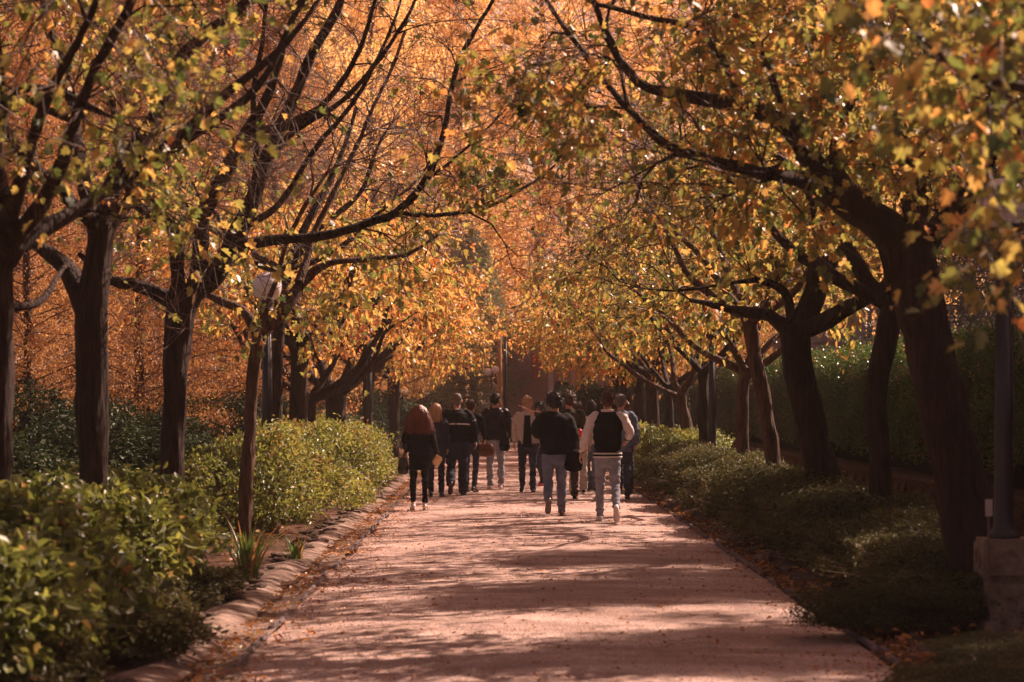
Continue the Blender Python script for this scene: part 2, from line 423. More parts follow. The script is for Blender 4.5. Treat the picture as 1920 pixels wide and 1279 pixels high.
        for q in range(nt):
            ix = min(k - 1, int(k * (1 - 0.6 * g.random() ** 1.6)))
            s0 = pts[ix]; d = dv[ix] * .7 + rdir(1, g)[0] * .8 + np.array([0, 0, .12]); d /= np.linalg.norm(d)
            tl = g.uniform(.22, .6) * (1.9 if pl < .2 else 1.3 if pl < .5 else 1)
            bend = rdir(1, g)[0] * .25 * tl + np.array([0, 0, -.06])
            tt = np.array([0, .35, .7, 1.0])[:, None]; tpn = s0 + d * tl * tt + bend * tt ** 2
            tw.put(tpn - base, np.array([.0038, .003, .0022, .0014]), 3)
            m = g.integers(4, 8)
            keep = g.random(m) < (pl if pl >= 1 else pl)
            f = g.uniform(.15, 1.05, m)[keep]; m = len(f)
            if not m: continue
            lp = s0 + d * tl * f[:, None] + bend * f[:, None] ** 2
            lt = d * .5 + rdir(m, g) * .8 + np.array([0, 0, -.55])
            lp = lp + lt * .03
            LP.append(lp); LT.append(lt); LN.append(rdir(m, g) * .75 + np.array([0, 0, .8]))
            LS.append(g.uniform(.42, 1.35, m) * lsize); LC.append(np.full(m, g.normal(0, .09)) + g.normal(tone, spread, m))
    b_ = br.obj('branches', M_twig if bk is M_barkl else bk, o); tag(b_, kind='stuff')
    t_ = tw.obj('twigs', M_twig, o); tag(t_, kind='stuff')
    if LP:
        LP = np.vstack(LP); LT = np.vstack(LT); LN = np.vstack(LN); LS = np.concatenate(LS); LC = np.concatenate(LC)
        if single_leaf:
            # leaves nearest the lens are single parts
            u, v = U(LP); vis = np.where((u > 1200) & (u < 1950) & (v > -30) & (v < 900))[0]
            vis = vis[np.argsort(-LS[vis] / LP[vis, 1])][:260]
            for i in vis:
                me = leaf_mesh('leaf', (LP[i] - base)[None], LT[i][None], LN[i][None], LS[i:i + 1], LC[i:i + 1], T)
                add('leaf', me, o, material or M_leaf)
            msk = np.ones(len(LP), bool); msk[vis] = False
            LP, LT, LN, LS, LC = LP[msk], LT[msk], LN[msk], LS[msk], LC[msk]
        me = leaf_mesh('crown', LP - base, LT, LN, LS, LC, T)
        c_ = add('crown', me, o, material or M_leaf); tag(c_, kind='stuff')
    return o

# ------------------------------------------------------------------ ground, path, edges
def sheet(name, x0, x1, y0, y1, nx, ny, zf, m, edge=None):
    xs = np.linspace(x0, x1, nx); ys = y0 + (y1 - y0) * np.linspace(0, 1, ny) ** 1.5
    X, Y = np.meshgrid(xs, ys)
    if edge is not None: X = edge(X, Y)
    V = np.stack([X.ravel(), Y.ravel(), zf(X, Y).ravel()], 1)
    i = np.arange(nx - 1); j = np.arange(ny - 1)[:, None]
    q = np.stack([j * nx + i, j * nx + i + 1, (j + 1) * nx + i + 1, (j + 1) * nx + i], -1).reshape(-1, 4)
    me = mesh_np(name, V, q.ravel(), np.arange(len(q)) * 4, np.full(len(q), 4), True)
    o = add(name, me, None, m); tag(o, kind='structure'); return o
def n2(X, Y, f, s): return snoise(np.stack([X.ravel(), Y.ravel(), np.zeros(X.size)], 1), f, s).reshape(X.shape)

M_soil = mat('leafy_soil', (0.06, 0.035, 0.022), 0.95, 0.1, col2=(0.14, 0.07, 0.04), noise_scale=3.0, bump=1.0, bump_scale=30)
# gravel path material
def gravel():
    m = bpy.data.materials.new('pinkish_gravel'); m.use_nodes = True; nt = m.node_tree; N = nt.nodes; L = nt.links
    b = N['Principled BSDF']; b.inputs['Roughness'].default_value = .8; b.inputs['Specular IOR Level'].default_value = .35
    tc = N.new('ShaderNodeTexCoord')
    def nz(s, d=5, sc=(1, 1, 1)):
        mp = N.new('ShaderNodeMapping'); mp.inputs['Scale'].default_value = sc; L.new(tc.outputs['Object'], mp.inputs[0])
        n = N.new('ShaderNodeTexNoise'); n.inputs['Scale'].default_value = s; n.inputs['Detail'].default_value = d; n.inputs['Roughness'].default_value = .6
        L.new(mp.outputs[0], n.inputs['Vector']); return n.outputs[0]
    vo = N.new('ShaderNodeTexVoronoi'); vo.inputs['Scale'].default_value = 55; L.new(tc.outputs['Object'], vo.inputs['Vector'])
    r1 = N.new('ShaderNodeValToRGB'); e = r1.color_ramp.elements
    e[0].position = .3; e[0].color = (.38, .26, .215, 1); e[1].position = .7; e[1].color = (.62, .45, .39, 1)
    L.new(nz(1.3, 8), r1.inputs[0])
    r2 = N.new('ShaderNodeValToRGB'); e = r2.color_ramp.elements; e[0].position = 0; e[0].color = (.45, .4, .4, 1); e[1].position = 1; e[1].color = (1.45, 1.4, 1.35, 1)
    L.new(vo.outputs['Color'], r2.inputs[0])
    mx = N.new('ShaderNodeMix'); mx.data_type = 'RGBA'; mx.blend_type = 'MULTIPLY'; mx.inputs['Factor'].default_value = .75
    L.new(r1.outputs[0], mx.inputs['A']); L.new(r2.outputs[0], mx.inputs['B'])
    # scuffed darker bands across the walk
    r3 = N.new('ShaderNodeValToRGB'); e = r3.color_ramp.elements; e[0].position = .36; e[0].color = (.52, .44, .41, 1); e[1].position = .6; e[1].color = (1, 1, 1, 1)
    L.new(nz(.9, 6, (.5, 1.6, 1)), r3.inputs[0])
    m2 = N.new('ShaderNodeMix'); m2.data_type = 'RGBA'; m2.blend_type = 'MULTIPLY'; m2.inputs['Factor'].default_value = .8
    L.new(mx.outputs['Result'], m2.inputs['A']); L.new(r3.outputs[0], m2.inputs['B']); L.new(m2.outputs['Result'], b.inputs['Base Color'])
    bp = N.new('ShaderNodeBump'); bp.inputs['Strength'].default_value = .9; bp.inputs['Distance'].default_value = .012
    L.new(vo.outputs['Distance'], bp.inputs['Height'])
    bp2 = N.new('ShaderNodeBump'); bp2.inputs['Strength'].default_value = .6; bp2.inputs['Distance'].default_value = .05
    L.new(nz(7, 6), bp2.inputs['Height']); L.new(bp.outputs[0], bp2.inputs['Normal']); L.new(bp2.outputs[0], b.inputs['Normal'])
    return m
M_gravel = gravel()
M_kerb = mat('pale_mortar', (0.10, 0.055, 0.035), 0.9, 0.2, col2=(0.38, 0.27, 0.22), noise_scale=4.5, bump=1.0, bump_scale=45)
M_edge = mat('grey_edging', (0.13, 0.10, 0.105), 0.8, 0.2, col2=(0.25, 0.19, 0.19), noise_scale=15, bump=.6)

g0 = sheet('ground', -160, 160, -20, 500, 60, 60, lambda X, Y: np.full(X.shape, -0.06), M_soil)
def pathx(X, Y):
    s = np.sign(X); e = np.abs(X) > 1.5
    return X + np.where(e, .04 * n2(X * 0, Y, .35, 3), 0)
sheet('path', -1.68, 2.52, 2, 93, 60, 500, lambda X, Y: 0.02 - 0.008 * (X - .4) ** 2 + .007 * n2(X, Y, .5, 8) + .004 * n2(X, Y, 2.3, 9), M_gravel, pathx)
def bedz(X, Y):
    d = np.minimum(np.abs(X) - 2.3, 1.2)
    return np.where(np.abs(X) > 2.2, .0 + .05 * d, -.02) + .02 * n2(X, Y, .8, 4)
sheet('left_bed', -14, -1.9, 4, 95, 70, 260, bedz, M_soil)
sheet('right_bed', 2.58, 5.75, 4, 95, 30, 260, lambda X, Y: .0 + .03 * n2(X, Y, .7, 5) + .02 * (X - 2.6), M_soil)
def kz(X, Y):
    t = (X + 1.66) / -.74          # 0 at the walk, 1 at the bed
    z = -.035 * np.exp(-((t - .28) / .2) ** 2) + .036 * np.exp(-((t - .68) / .17) ** 2) * (1 + .35 * n2(X * 0, Y, .5, 61))
    return z + .003 + .004 * n2(X, Y, .9, 6) + .002 * n2(X, Y, 2.5, 7)
sheet('left_gutter_kerb', -2.42, -1.66, 4, 90, 16, 900, kz, M_kerb, lambda X, Y: X + .05 * n2(X * 0, Y, .25, 12))
sheet('right_gutter', 2.5, 2.75, 4, 90, 6, 500, lambda X, Y: -.02 + .008 * n2(X, Y, 2, 6), M_soil)

# thin edging laid in short lengths along both sides of the walk
def edging(name, x, label, m, y0, y1, ln, wd, ht, jit, cut):
    ed = empty(name, (x, y0, 0)); tag(ed, label, 'edging')
    prot = None; y = y0; k = 0; g = np.random.default_rng(77 if x < 0 else 78)
    while y < y1 and k < 300:
        L = ln * g.uniform(.6, 1.4)
        if g.random() < cut: y += L; continue
        if prot is None:
            gg = Geo(); gg.box((0, 0, 0), (wd, 1.0, ht), taper=.82); prot = gg.mesh('edging_stone')
            prot.materials.append(m)
        o = add('edging_stone', prot, ed); o.location = (g.normal(0, jit), y - y0 + L / 2, ht * .1 + g.normal(0, .006)); o.scale = (g.uniform(.85, 1.2), L * .93, g.uniform(.8, 1.2))
        o.rotation_euler = (g.normal(0, .02), g.normal(0, .08), g.normal(0, jit * 1.2)); y += L; k += 1
    return ed
edging('path_edging', 2.53, 'thin dark line of edging along the right side of the gravel walk', M_edge, 8, 70, .6, .035, .04, .012, .18)
edging('path_edging', -1.69, 'thin grey line of edging along the left side of the gravel walk', M_edge, 8, 70, .6, .025, .034, .01, .35)

# rough pale stones half buried along the right bed
def rock(seed, r=(1, 1, .6)):
    g = Geo(); g.ell((0, 0, 0), (1, 1, 1), 9, 6); V = g.arr(); V = V * (1 + .22 * snoise(V, .35, seed))[:, None] * np.array(r)
    return mesh_py('kerb_stone', V, g.F)
rocks = [rock(i) for i in range(4)]
for r_ in rocks: r_.materials.append(M_kerb)
kl = empty('stone_kerb', (-2.2, 10, 0)); tag(kl, 'rough pale stones and mortar lumps along the foot of the left hedge', 'kerb')
g = np.random.default_rng(19); y = 9.0
while y < 60:
    if g.random() < .75:
        o = add('kerb_stone', rocks[g.integers(4)], kl); s_ = g.uniform(.04, .10); o.location = (g.normal(-.05, .07), y - 10, .04)
        o.scale = (s_, s_ * g.uniform(1, 2.4), s_ * .6); o.rotation_euler = (0, 0, g.normal(0, .4))
    y += g.uniform(.12, .5)
ks = empty('stone_kerb', (2.85, 10, 0)); tag(ks, 'broken row of rough pale stones along the foot of the right shrubs', 'kerb')
g = np.random.default_rng(9); y = 9.0
while y < 48:
    if g.random() < .8:
        o = add('kerb_stone', rocks[g.integers(4)], ks); s_ = g.uniform(.07, .15); o.location = (g.normal(-.02, .06), y - 10, .02)
        o.scale = (s_, s_ * g.uniform(1, 2.2), s_ * .75); o.rotation_euler = (0, 0, g.normal(0, .3))
    y += g.uniform(.18, .5)

# fallen leaves and loose stones
g = np.random.default_rng(21)
def litter(name, n, xf, size, y0=9, y1=90, mt=M_fall, zf=0.024, pw=1.4):
    y = y0 + (y1 - y0) * g.random(n) ** pw; x = xf(n, y)
    u = snoise(np.stack([x, y, x * 0], 1), .5, 33); k = g.random(n) < np.clip(.6 + .6 * u, .08, 1); x, y = x[k], y[k]; n = len(x)
    z = np.full(n, zf) - .008 * (x - .4) ** 2 * (np.abs(x) < 2.5) + g.uniform(0, .012, n)
    pos = np.stack([x, y, z], 1); a = g.uniform(0, 6.28, n); tip = np.stack([np.cos(a), np.sin(a), g.normal(.1, .22, n)], 1)
    nor = np.stack([g.normal(0, .4, n), g.normal(0, .4, n), np.ones(n)], 1)
    me = leaf_mesh(name, pos, tip, nor, g.uniform(.5, 1.3, n) * size, g.uniform(0, 1, n), OVT, .25)
    return tag(add(name, me, None, mt), kind='stuff')
tag(litter('fallen_leaves', 11000, lambda n, y: np.where(g.random(n) < .6, g.uniform(-1.62, 2.48, n), np.where(g.random(n) < .5, 2.5 - np.abs(g.normal(0, .35, n)), -1.62 + np.abs(g.normal(0, .3, n)))), .036), 'small orange leaves scattered over the gravel walk', 'fallen leaves')
tag(litter('fallen_leaves', 13000, lambda n, y: -1.93 + g.normal(0, .2, n), .042, zf=.028), 'drift of orange leaves in the left gutter', 'fallen leaves')
tag(litter('fallen_leaves', 11000, lambda n, y: 2.68 + np.abs(g.normal(0, .2, n)) * g.choice([-.6, 1], n), .045, zf=.014), 'drift of orange leaves along the right edge of the walk', 'fallen leaves')
tag(litter('fallen_leaves', 15000, lambda n, y: g.choice([-1, 1], n) * g.uniform(2.6, 5.6, n), .07, zf=.09, pw=1.2), 'brown leaves lying under the shrubs', 'fallen leaves')
n = 9000; y = 9 + 40 * g.random(n) ** 1.7; x = g.uniform(-1.66, 2.5, n)
oc = np.array([[1, 0, 0], [-1, 0, 0], [0, 1, 0], [0, -1, 0], [0, 0, 1], [0, 0, -1]], float); of = np.array([[0, 2, 4], [2, 1, 4], [1, 3, 4], [3, 0, 4], [2, 0, 5], [1, 2, 5], [3, 1, 5], [0, 3, 5]])
V = np.stack([x, y, .02 - .008 * (x - .4) ** 2], 1)[:, None] + (oc[None] + g.normal(0, .25, (n, 6, 3))) * g.uniform(.003, .009, (n, 1, 1)) * np.array([1, 1, .7])
Fp = (of[None] + (np.arange(n) * 6)[:, None, None]).reshape(-1)
me = mesh_np('gravel', V.reshape(-1, 3), Fp, np.arange(n * 8) * 3, np.full(n * 8, 3), False)
tag(add('loose_gravel', me, None, mat('pebble', (.34, .22, .18), .7, .3, noise_amt=.4, noise_scale=30)), 'small loose stones on the gravel walk', 'gravel', kind='stuff')

# ------------------------------------------------------------------ shrubs
def shrub_proto(seed, rad, n, ls, mt, T=OVT, lump=.16, box=False, stems=60, tonemu=.45):
    g = np.random.default_rng(seed); d = rdir(n, g); d[:, 2] = np.where(d[:, 2] < -.45, -d[:, 2], d[:, 2])
    if box:
        m_ = np.max(np.abs(d), 1)[:, None]; d = d / m_ ; dn = d / np.linalg.norm(d, axis=1)[:, None]
    else: dn = d
    rr = g.random(n) ** .22 * np.where(g.random(n) < .10, g.uniform(1.0, 1.16, n), 1)
    lumpv = 1 + lump * snoise(dn, .55, seed + 1) + lump * .5 * snoise(dn, 1.5, seed + 2)
    pos = d * (rr * lumpv)[:, None] * np.array(rad); pos[:, 2] += rad[2] * .82
    keep = pos[:, 2] > .02; pos, dn = pos[keep], dn[keep]; n = len(pos)
    tip = dn * .6 + rdir(n, g) * .9 + np.array([0, 0, .15]); nor = dn * .6 + rdir(n, g) * .6 + np.array([0, 0, .5])
    tn = g.normal(tonemu, .16, n) + .22 * snoise(pos, .7, seed + 5)
    tn = np.where(g.random(n) < .025, 1.0, tn)
    me = leaf_mesh('foliage', pos, tip, nor, g.uniform(.55, 1.35, n) * ls, tn, T); me.materials.append(mt)
    tb = Tubes()
    for k in range(stems):
        dd = rdir(1, g)[0]; dd[2] = abs(dd[2]) * .9 + .15; e = dd * np.array(rad) * g.uniform(.75, 1.12); e[2] = max(.2, e[2] + rad[2] * .6)
        s0 = np.array([e[0] * .25, e[1] * .4, 0.0]); m1 = (s0 + e) / 2 + np.array([0, 0, .15]) + g.normal(size=3) * .08
        p_, r_ = spline(np.array([s0, m1, e]), np.array([.011, .006, .002]), .2); tb.put(p_, r_, 4)
    V = np.vstack(tb.V); q = np.vstack(tb.Lp); ms = mesh_np('stems', V, q.ravel(), np.arange(len(q)) * 4, np.full(len(q), 4), True); ms.materials.append(M_stem)
    return me, ms
def shrub(proto, loc, rz, sc, label, group=None, mt=None, name='shrub', cat='shrub'):
    o = empty(name, loc, rz); o.scale = sc; tag(o, label, cat, group)
    a = add('foliage', proto[0], o); b = add('stems', proto[1], o); tag(a, kind='stuff'); tag(b, kind='stuff')
    if mt is not None: a.material_slots[0].link = 'OBJECT'; a.material_slots[0].material = mt
    return o
ORD = ['nearest', 'second', 'third', 'fourth', 'fifth', 'sixth', 'seventh', 'eighth', 'ninth', 'tenth', 'eleventh', 'twelfth', 'thirteenth', 'fourteenth', 'fifteenth', 'sixteenth']
big = [shrub_proto(40 + i, (.95, 1.45, .62), 13000, .085, M_shrub, lump=.24) for i in range(2)]
small = [shrub_proto(50 + i, (.95, 1.6, .62), 22000, .056, M_shrub, tonemu=.55, lump=.36) for i in range(3)]
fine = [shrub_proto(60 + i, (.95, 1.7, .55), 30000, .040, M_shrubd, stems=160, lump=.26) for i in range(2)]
g = np.random.default_rng(3)
LH = [(13.2, -3.25, 1.0, 0), (15.6, -3.3, 1.05, 0), (18.3, -3.35, 1.0, 0), (20.3, -3.55, 1.02, 0), (24.4, -4.2, .62, 1), (26.6, -4.6, .8, 1), (30.2, -3.35, 1.2, 1), (33.6, -3.0, 1.1, 1), (37.2, -3.2, 1.26, 1), (41.0, -3.0, 1.12, 1), (44.8, -3.25, 1.22, 1), (48.8, -3.1, 1.0, 1), (52.9, -3.4, 1.15, 1)]
for i, (y, x, s_, t) in enumerate(LH):
    far = ['with broad green leaves', 'with sunlit yellow green leaves'][t]
    shrub((big if t == 0 else small)[i % (2 if t == 0 else 3)], (x, y, 0), g.choice([0, math.pi]) + g.normal(0, .08), (1, 1.05, .9 * s_),
          '%s shrub from the camera in the low left hedge, %s' % (ORD[i], far), 'shrubs of the low hedge left of the walk')
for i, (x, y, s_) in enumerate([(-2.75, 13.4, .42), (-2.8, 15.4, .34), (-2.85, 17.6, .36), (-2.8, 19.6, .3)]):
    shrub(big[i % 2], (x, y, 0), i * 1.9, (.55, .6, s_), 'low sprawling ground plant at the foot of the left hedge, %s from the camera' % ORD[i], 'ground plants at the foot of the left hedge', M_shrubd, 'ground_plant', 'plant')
RH = [(19.0, 3.6, .62), (21.2, 3.55, .72), (24.2, 3.5, .8), (27.4, 3.45, .86), (30.6, 3.4, .88), (34.0, 3.4, .9), (37.4, 3.35, .95), (41.0, 3.3, .98), (44.6, 3.3, 1.), (48.4, 3.3, 1.0), (52.4, 3.4, 1.05)]
for i, (y, x, s_) in enumerate(RH):
    shrub(fine[i % 2] if i < 8 else small[i % 3], (x, y, 0), g.choice([0, math.pi]) + g.normal(0, .06), (1, 1.1, .95 * s_),
          '%s fine leaved shrub from the camera in the low right hedge' % ORD[i], 'shrubs of the low hedge right of the walk')
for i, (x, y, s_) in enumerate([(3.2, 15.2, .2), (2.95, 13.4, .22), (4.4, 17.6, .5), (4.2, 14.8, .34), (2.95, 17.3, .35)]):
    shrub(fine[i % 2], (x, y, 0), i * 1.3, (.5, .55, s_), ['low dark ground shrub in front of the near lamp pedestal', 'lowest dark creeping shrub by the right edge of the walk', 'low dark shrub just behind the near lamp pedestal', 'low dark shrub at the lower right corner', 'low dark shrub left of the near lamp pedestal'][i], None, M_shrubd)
# dark evergreens behind the left hedge
ever = [shrub_proto(70 + i, (1.6, 1.7, 1.25), 20000, .075, M_ever, lump=.42) for i in range(2)]
for i, (u, D, s_) in enumerate([(-80, 27, .56), (95, 29, .6), (270, 33, .5), (40, 37, .8), (215, 40, .7), (400, 44, .72), (310, 52, .75), (455, 56, .72), (565, 60, .6), (640, 68, .72), (700, 76, .8), (-40, 48, .85), (130, 50, .6)]):
    p = P(u, 748, D); shrub(ever[i % 2], (p[0], p[1], 0), i * 2.1, (1, 1, s_), '%s dark evergreen bush behind the left hedge' % ORD[i], 'dark evergreen bushes behind the left hedge', name='evergreen_bush', cat='bush')
for i, (u, D, s_) in enumerate([(1115, 80, .95), (1185, 74, .9), (1230, 82, 1.1), (745, 82, .8)]):
    p = P(u, 748, D); shrub(ever[i % 2], (p[0], p[1], 0), i * 1.7, (.8, 1, s_), ['dark bush at the far right end of the walk, nearest to the stone building', 'dark bush at the far right end of the walk, middle of three', 'dark bush at the far right end of the walk, rightmost of three', 'dark bush at the far left end of the walk'][i], None, name='evergreen_bush', cat='bush')

# iris clump by the left hedge
def iris(x, y, n, h, label, seed):
    g = np.random.default_rng(seed); r = empty('iris_clump', (x, y, 0)); tag(r, label, 'plant')
    for k in range(n):
        a = g.uniform(0, 6.28); L = h * g.uniform(.6, 1.15); out = g.uniform(.15, .6) * L; b0 = np.array([math.cos(a), math.sin(a), 0]) * g.uniform(0, .09)
        d = np.array([math.cos(a), math.sin(a), 0]); sd_ = np.array([-math.sin(a), math.cos(a), 0]) ; V = []; wv = g.uniform(.011, .018)
        droop = g.uniform(0, .35)
        for t in (0, .25, .5, .75, 1):
            c = b0 + d * out * t ** 1.8 + np.array([0, 0, L * (t - droop * t ** 3)]); ww = wv * (1 - t ** 2.5) + .001
            V += [c - sd_ * ww, c + d * .004, c + sd_ * ww]
        F = []
        for j in range(4):
            F += [[j * 3, j * 3 + 1, j * 3 + 4, j * 3 + 3], [j * 3 + 1, j * 3 + 2, j * 3 + 5, j * 3 + 4]]
        me = mesh_py('leaf_blade', V, F, True); at = me.attributes.new('tone', 'FLOAT', 'POINT'); at.data.foreach_set('value', np.full(len(V), g.choice([g.uniform(.1, .7), 1.0], p=[.85, .15])))
        add('leaf_blade', me, r, M_blade)
iris(-2.32, 22.0, 75, .62, 'spiky iris clump with sword leaves at the foot of the left hedge', 4)
iris(-2.15, 25.2, 22, .3, 'small tuft of narrow leaves in front of the left hedge', 6)

# ------------------------------------------------------------------ tall clipped hedge on its bank, right
M_wall = mat('dark_earth_wall', (0.07, 0.035, 0.025), .95, .1, col2=(.15, .08, .055), noise_scale=5, bump=1, bump_scale=18)
bw = empty('bank_wall', (5.8, 10, 0)); tag(bw, 'low dark retaining wall under the tall clipped hedge', 'wall')
gp = np.random.default_rng(8); blk = []
for i in range(4):
    gg = Geo(); gg.box((0, 0, 0), (.3, 1, 1)); V = gg.arr(); V += gp.normal(0, .02, V.shape); me = mesh_py('wall_stone', V, gg.F); me.materials.append(M_wall); blk.append(me)
for row in range(3):
    y = 11 + row * .2
    while y < 62:
        L = gp.uniform(.5, .95); o = add('wall_stone', blk[gp.integers(4)], bw); o.location = (gp.normal(0, .015), y - 10 + L / 2, .1 + row * .2); o.scale = (1, L * .96, .19); y += L
bank = sheet('bank', 5.9, 40, 8, 120, 30, 60, lambda X, Y: .58 + .03 * n2(X, Y, .5, 2) + 0.25 * np.clip((X - 9) / 8, 0, 1), M_soil)
hp = shrub_proto(90, (.85, 1.6, 1.06), 42000, .05, M_hedge, lump=.05, box=True, stems=120)
th = empty('tall_hedge', (6.9, 12, .55)); tag(th, 'tall clipped hedge standing on the bank right of the walk', 'hedge')
k = 0; y = 12.0
while y < 78:
    o = add('hedge_section', hp[0], th); tag(o, kind='stuff'); o.location = (.1 * math.sin(y), y - 12, 0); o.rotation_euler = (0, 0, math.pi * (k % 2)); o.scale = (1, 1, 1 + .04 * math.sin(y * 2.3))
    o = add('stems', hp[1], th); tag(o, kind='stuff'); o.location = (0, y - 12, 0); y += 2.7; k += 1
# near-black box inside stands in for inner shade and keeps the hedge opaque
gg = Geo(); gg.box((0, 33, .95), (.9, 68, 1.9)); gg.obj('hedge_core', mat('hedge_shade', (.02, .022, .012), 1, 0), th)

# ------------------------------------------------------------------ golden trees beyond
def gold_proto(seed, H, Wd, n, mt, z0=.12, up=.5):
    g = np.random.default_rng(seed); tb = Tubes(); tr = spline(np.array([[0, 0, -.1], [.1, 0, H * .3], [0, .15, H * .65], [.1, 0, H * .97]]), np.array([.3, .22, .12, .03]), .5); tb.put(tr[0], tr[1], 12)
    V = np.vstack(tb.V); q = np.vstack(tb.Lp); mtk = mesh_np('trunk', V, q.ravel(), np.arange(len(q)) * 4, np.full(len(q), 4), True); mtk.materials.append(M_barkl)
    br = Tubes(); PP = []; nb = 110; per = n // (nb * 6)
    for b in range(nb):
        f = (b + g.random()) / nb; z = H * (z0 + (.97 - z0) * f); a = b * 2.4 + g.normal(0, .3); L = Wd / 2 * (1 - f ** 1.6 * .85) * g.uniform(.7, 1.15)
        d = np.array([math.cos(a), math.sin(a), 0]); t = np.linspace(0, 1, 7)[:, None]
        pts = np.array([0, 0, z]) + d * L * t + np.array([0, 0, 1]) * (up * L * t ** 1.2 - .28 * L * t ** 3) + g.normal(size=(7, 3)) * .08 * t
        br.put(pts, np.linspace(.05, .008, 7) * (1.1 - .6 * f), 5)
        for s_ in range(6):
            i = int(g.integers(2, 7)); i = min(i, 6); c = pts[i]; sdv = rdir(1, g)[0] * np.array([1, 1, .45]); SL = L * g.uniform(.18, .42)
            e = c + sdv * SL + np.array([0, 0, -.05 * SL]); br.put(np.array([c, (c + e) / 2 + [0, 0, .06 * SL], e]), np.array([.014, .009, .004]), 4)
            tt = g.random(per)[:, None]; q_ = c + (e - c) * tt * 1.1 + g.normal(size=(per, 3)) * np.array([.17, .17, .20]); q_[:, 2] -= np.abs(g.normal(0, .22, per)); PP.append(q_)
    V = np.vstack(br.V); q = np.vstack(br.Lp); mb = mesh_np('branches', V, q.ravel(), np.arange(len(q)) * 4, np.full(len(q), 4), True); mb.materials.append(M_twig)
    PP = np.vstack(PP); n = len(PP)
    tip = rdir(n, g) * .75 + np.array([0, 0, -.7]); nor = rdir(n, g)
    tn = .5 + g.normal(0, .2, n) + .25 * snoise(PP, .12, seed)
    ml = leaf_mesh('crown', PP, tip, nor, g.uniform(.06, .155, n), tn, QT, .1); ml.materials.append(mt)
    return mtk, mb, ml
def far_tree(pr, loc, rz, sc, label, group, name='golden_tree', mt=None):
    o = empty(name, loc, rz); o.scale = (sc, sc, sc); tag(o, label, 'tree', group)
    add('trunk', pr[0], o); tag(add('branches', pr[1], o), kind='stuff'); c = add('crown', pr[2], o); tag(c, kind='stuff')
    if mt: c.material_slots[0].link = 'OBJECT'; c.material_slots[0].material = mt
    return o
gp_ = [gold_proto(200 + i, 20, 11, 54000, M_gold, .05) for i in range(3)]
G1 = [(-60, 96, 1.15), (120, 88, 1.1), (330, 97, 1.15), (520, 90, 1.15), (700, 100, 1.2), (860, 108, 1.25), (1010, 112, 1.3), (1170, 108, 1.25), (1330, 100, 1.2), (1500, 94, 1.15), (1680, 98, 1.2), (1860, 92, 1.1), (2020, 98, 1.2), (600, 112, 1.3), (780, 118, 1.35)]
go = sorted(range(len(G1)), key=lambda q: G1[q][0])
ORL = ['leftmost', 'second from the left', 'third from the left', 'fourth from the left', 'fifth from the left', 'sixth from the left', 'seventh from the left', 'middle', 'seventh from the right', 'sixth from the right', 'fifth from the right', 'fourth from the right', 'third from the right', 'second from the right', 'rightmost']
for i, (u, D, s_) in enumerate(G1):
    p = P(u, 748, D); far_tree(gp_[i % 3], (p[0], p[1], 0), i * 1.9, s_, 'tall golden feathery tree far behind the avenue, %s of them' % ORL[go.index(i)], 'tall golden trees far behind the avenue')
G2 = [(50, 37, .36), (265, 41, .4), (-20, 46, .62), (140, 52, .7), (300, 58, .72), (420, 70, .85), (520, 62, .6), (60, 66, .9), (230, 74, 1.0)]
for i, (u, D, s_) in enumerate(G2):
    p = P(u, 748, D); far_tree(gp_[(i + 1) % 3], (p[0], p[1], 0), i * 2.3 + .5, s_, '%s orange feathery tree from the camera behind the left row of trunks' % ORD[sorted(range(9), key=lambda q: G2[q][1]).index(i)], 'orange feathery trees behind the left row', mt=M_russet_shade)
G3 = [(1560, 68, .62), (1700, 76, .8), (1480, 80, .9)]
for i, (u, D, s_) in enumerate(G3):
    p = P(u, 748, D); far_tree(gp_[i], (p[0], p[1], .5), i * 1.3, s_, ['glowing orange tree behind the right row, nearest of three', 'orange tree behind the balustrade', 'orange tree left of the balustrade, farthest of three'][i], 'orange trees behind the right row')
cn = gold_proto(300, 12, 7, 50000, M_conif, .05, .15)
p = P(885, 748, 96); far_tree(cn, (p[0], p[1], 0), 0, .72, 'grey green conifer at the end of the walk left of the stone building', None, 'conifer')
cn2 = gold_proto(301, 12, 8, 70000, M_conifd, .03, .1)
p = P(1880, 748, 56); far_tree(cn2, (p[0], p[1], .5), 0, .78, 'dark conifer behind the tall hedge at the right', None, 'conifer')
for i, (x, y) in enumerate([(12.0, 20.5), (12.4, 25.2), (12.0, 30), (12.6, 35)]):  # out-of-view conifers added to shade the right shrubs and walk
    far_tree(cn2, (x, y, .55), i * 2.2, 1.1, '%s unseen dark conifer added behind the tall hedge to shade the walk' % ORD[i], 'unseen conifers added for shade at the right', 'conifer')

# ------------------------------------------------------------------ buildings at the end and the balustrade
M_brick = mat('weathered_masonry', (.32, .21, .18), .95, .1, col2=(.48, .34, .30), noise_scale=3, bump=1, bump_scale=14, stretch=(1, 1, 5))
M_red = mat('red_brick', (.30, .10, .07), .9, .1, col2=(.42, .17, .12), noise_scale=6, bump=.6)
M_pale = mat('pale_render', (.50, .40, .37), .9, .1, noise_amt=.12, noise_scale=2)
M_grst = mat('grey_stone', (.26, .20, .20), .9, .15, col2=(.40, .32, .31), noise_scale=4, bump=.5)
M_glass = mat('dark_window_glass', (.03, .03, .035), .1, .6)
M_roof = mat('dark_roof', (.12, .08, .07), .9, .1)
bb = empty('stone_building', P(985, 748, 96) * [1, 1, 0]); tag(bb, 'weathered stone building closing the walk behind the people', 'building')
bx = 1.0
gg = Geo(); gg.box((1.4, 3, 2.3), (4.6, 6, 4.6)); gg.obj('wall', M_brick, bb)
